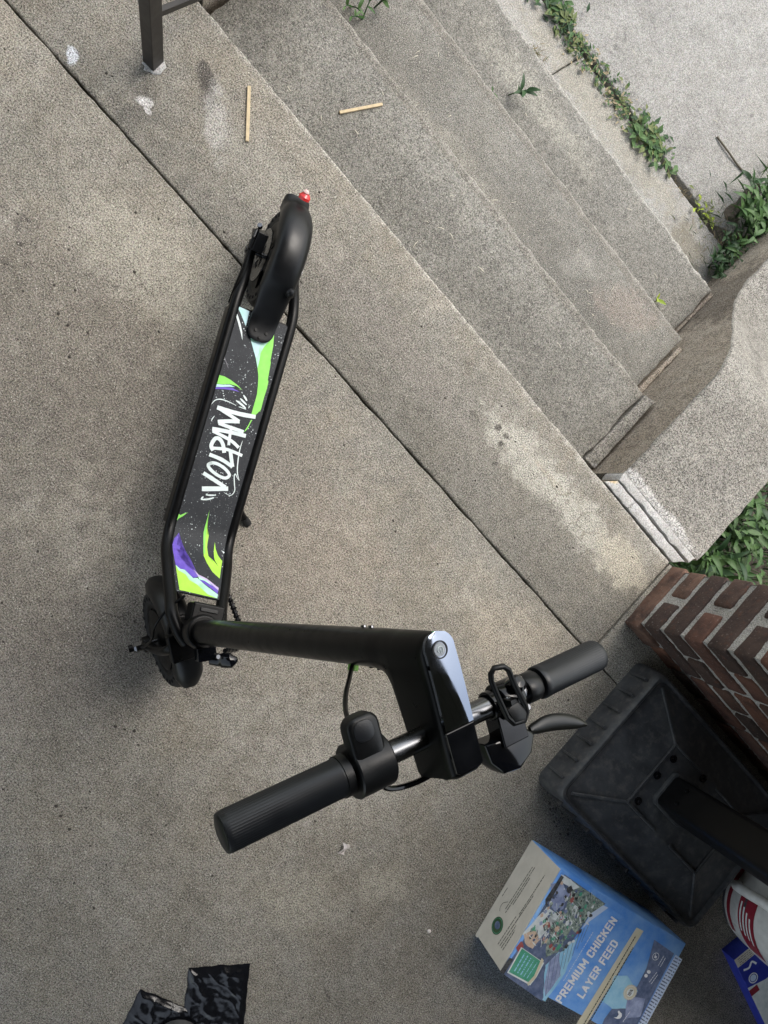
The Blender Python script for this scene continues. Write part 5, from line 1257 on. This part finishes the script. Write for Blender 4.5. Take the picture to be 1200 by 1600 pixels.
# corner weeds below the lowest step
cw_ = [(0.7331,1.9318),(0.7765,1.9666),(0.7357,1.8813),(0.8191,1.9463),(0.7253,1.9761),(0.7609,2.0561),(0.7748,1.8750)]
for i, (u, v) in enumerate(cw_):
    leafy_plant(u, v, -.6, .07 + .015 * (i % 3), 5, 5, 'g' if i % 2 else 'd', 70 + i, ['low leafy weed in the dirt corner below the lowest step', 'leafy weed beside the curved wall foot', 'dark leafy weed touching the lowest step corner', 'leafy weed leaning on the foot of the curved wall', 'dark weed at the end of the walkway crack', 'green weed between crack and big leafy clump', 'dark leafy weed tucked under the lowest step end'][i], .62, .7, 'weeds in the corner below the steps', 'leafy_weed', 'weed')
tuft('ground_weed', *[(0.7759,1.9637)][0], -.6, 420, .032, 0, [L_dark, L_olive, L_straw, L_green], 54, 'tangle of thin weeds and straw on the dirt below the steps', rx=.20, ry=.15, small=False)
bw = [(0.6601,2.1875),(0.7365,2.1745),(0.7234,2.1035),(0.7952,2.1021),(0.6759,2.0983),(0.7289,2.2383),(0.8048,2.1503)]
for i, (u, v) in enumerate(bw):
    leafy_plant(u, v, -.6, .10 + .03 * (i % 3), 5, 6, 'g' if i % 3 else 'd', 90 + i, ['leafy green plant at the right end of the walkway, topmost', 'leafy green plant at the picture edge by the walkway', 'leafy plant above the low end of the curved wall', 'dark leafy plant hanging over the low end of the wall', 'thin leafy stem reaching over the walkway slab', 'leafy plant beyond the walkway end', 'leafy plant behind the low end of the wall'][i], .85, .6, 'leafy plants at the walkway end', 'leafy_plant', 'plant')
tuft('grass_clump', *[(0.7601,2.1569)][0], -.6, 260, .09, 0, [L_green, L_dark], 55, 'long grass growing among leafy plants at the walkway end', cat='grass', rx=.14, ry=.12, small=False, flat=.9)
leafy_plant(*[(0.7143,1.8918)][0], -.40, .05, 1, 4, 'g', 120, 'pale leafy sprig hanging over the rim of the curved wall', .8, .5, None, 'leafy_sprig', 'plant')
vs_ = [(0.4171,2.2179),(0.4872,2.2169),(0.5631,2.2226),(0.6177,2.2371),(0.6763,2.2448)]
vine = MB().tube(smoothpath([(x, y, -.592 + .004 * (k % 2)) for k, (x, y) in enumerate(vs_)], 5), .0035, 7).build('fallen_twig', plain('dark_dry_stem', (.10, .085, .06), .8)); tag(vine, 'long thin dark dry stem lying across the pale walkway', 'twig')
# sprigs on the steps
leafy_plant(*[(-0.1638,1.5555)][0], -.45, .05, 2, 4, 'd', 121, 'dark green sprig lying on the step, far from the walls', .72, .6, None, 'leafy_sprig', 'plant')
leafy_plant(*[(-0.1923,1.5118)][0], -.45, .02, 1, 2, 'g', 126, 'two tiny green leaves just left of the dark sprig on the step', .5, .6, None, 'leafy_sprig', 'plant')
leafy_plant(*[(0.6423,1.5280)][0], -.45, .02, 1, 3, 'y', 122, 'bright yellow-green leaves in the step corner', .55, .6, None, 'leafy_sprig', 'plant')
leafy_plant(*[(0.7976,1.4787)][0], -.45, .03, 2, 3, 'd', 123, 'small dark weed in the gap between step end and curved wall', .5, .5, None, 'leafy_sprig', 'plant')
for i, (u, v) in enumerate([(-0.6020,1.2314),(-0.5590,1.2347),(-0.5613,1.2846)]):
    leafy_plant(u, v, -.3, .05, 2, 3, 'g', 124 + i * 7, ['thin weed on the step near the railing, nearest the rail', 'thin weed on the step near the railing, the lowest of three', 'thin weed on the step near the railing, rightmost of three'][i], .5, .8, 'thin weeds at the back of the step', 'thin_weed', 'weed')
# planted bed beside the brick wall
bedp = [(1.3277,1.0167),(1.3753,1.0399),(1.4306,1.0705),(1.4596,1.1227),(1.5096,1.1568),(1.3322,1.0862),(1.3818,1.1356),(1.4170,1.1857),(1.4686,1.2220),(1.3130,1.1713),(1.3338,1.2377),(1.3943,1.2688),(1.3212,1.3008),(1.3739,1.3397),(1.5356,1.2278),(1.4557,1.3004),(1.4899,1.0778),(1.5611,1.1169),(1.4357,1.0251)]
bl = ['leafy plant hard against the end of the side wall', 'leafy plant at the brick wall corner', 'leafy plant with long pointed leaves over the brick wall', 'leafy plant right beside the brick wall, middle', 'leafy plant beside the brick wall near the picture edge', 'dark plant in the bed next to the side wall', 'leafy plant in the middle of the bed', 'bright leafy plant in the middle of the bed', 'leafy plant at the picture edge of the bed', 'dark plant beside the slanting wall edge', 'leafy plant further up the bed', 'leafy plant up the bed at the edge', 'plant in the narrow top of the bed', 'plant at the top edge of the bed', 'plant beyond the picture edge, low in the bed', 'plant beyond the picture edge, high in the bed', 'plant tucked behind the brick wall', 'plant behind the brick wall at the right', 'plant close behind the brick wall corner']
for i, (u, v) in enumerate(bedp):
    leafy_plant(max(u, 1.15), max(v, .80), -.50, .16 + .03 * (i % 3), 3, 6, 'd' if i in (5, 9, 12) else 'g', 140 + i, bl[i], 1.0, .45, 'plants in the bed beside the brick wall')
r_ = random.Random(8); gb = MB()
for k in range(1600):
    u, v = r_.uniform(1.12, 2.2), r_.uniform(.80, 1.75); L = r_.uniform(.08, .2); yaw = r_.uniform(0, 6.28); le = r_.uniform(.2, .8) * L; w_ = r_.uniform(.0015, .0035)
    p = Vector((u, v, -.51)); q = Vector((-math.sin(yaw), math.cos(yaw), 0)) * w_; m_ = p + Vector((math.cos(yaw) * le * .4, math.sin(yaw) * le * .4, L * .7)); t_ = p + Vector((math.cos(yaw) * le, math.sin(yaw) * le, L * .85))
    gb.add([p - q, p + q, m_ + q * .8, m_ - q * .8, t_], [(0, 1, 2, 3), (3, 2, 4)], mi=k % 2)
gb.build('grass', [L_green, L_dark], smooth=False, fix=False, kind='stuff')
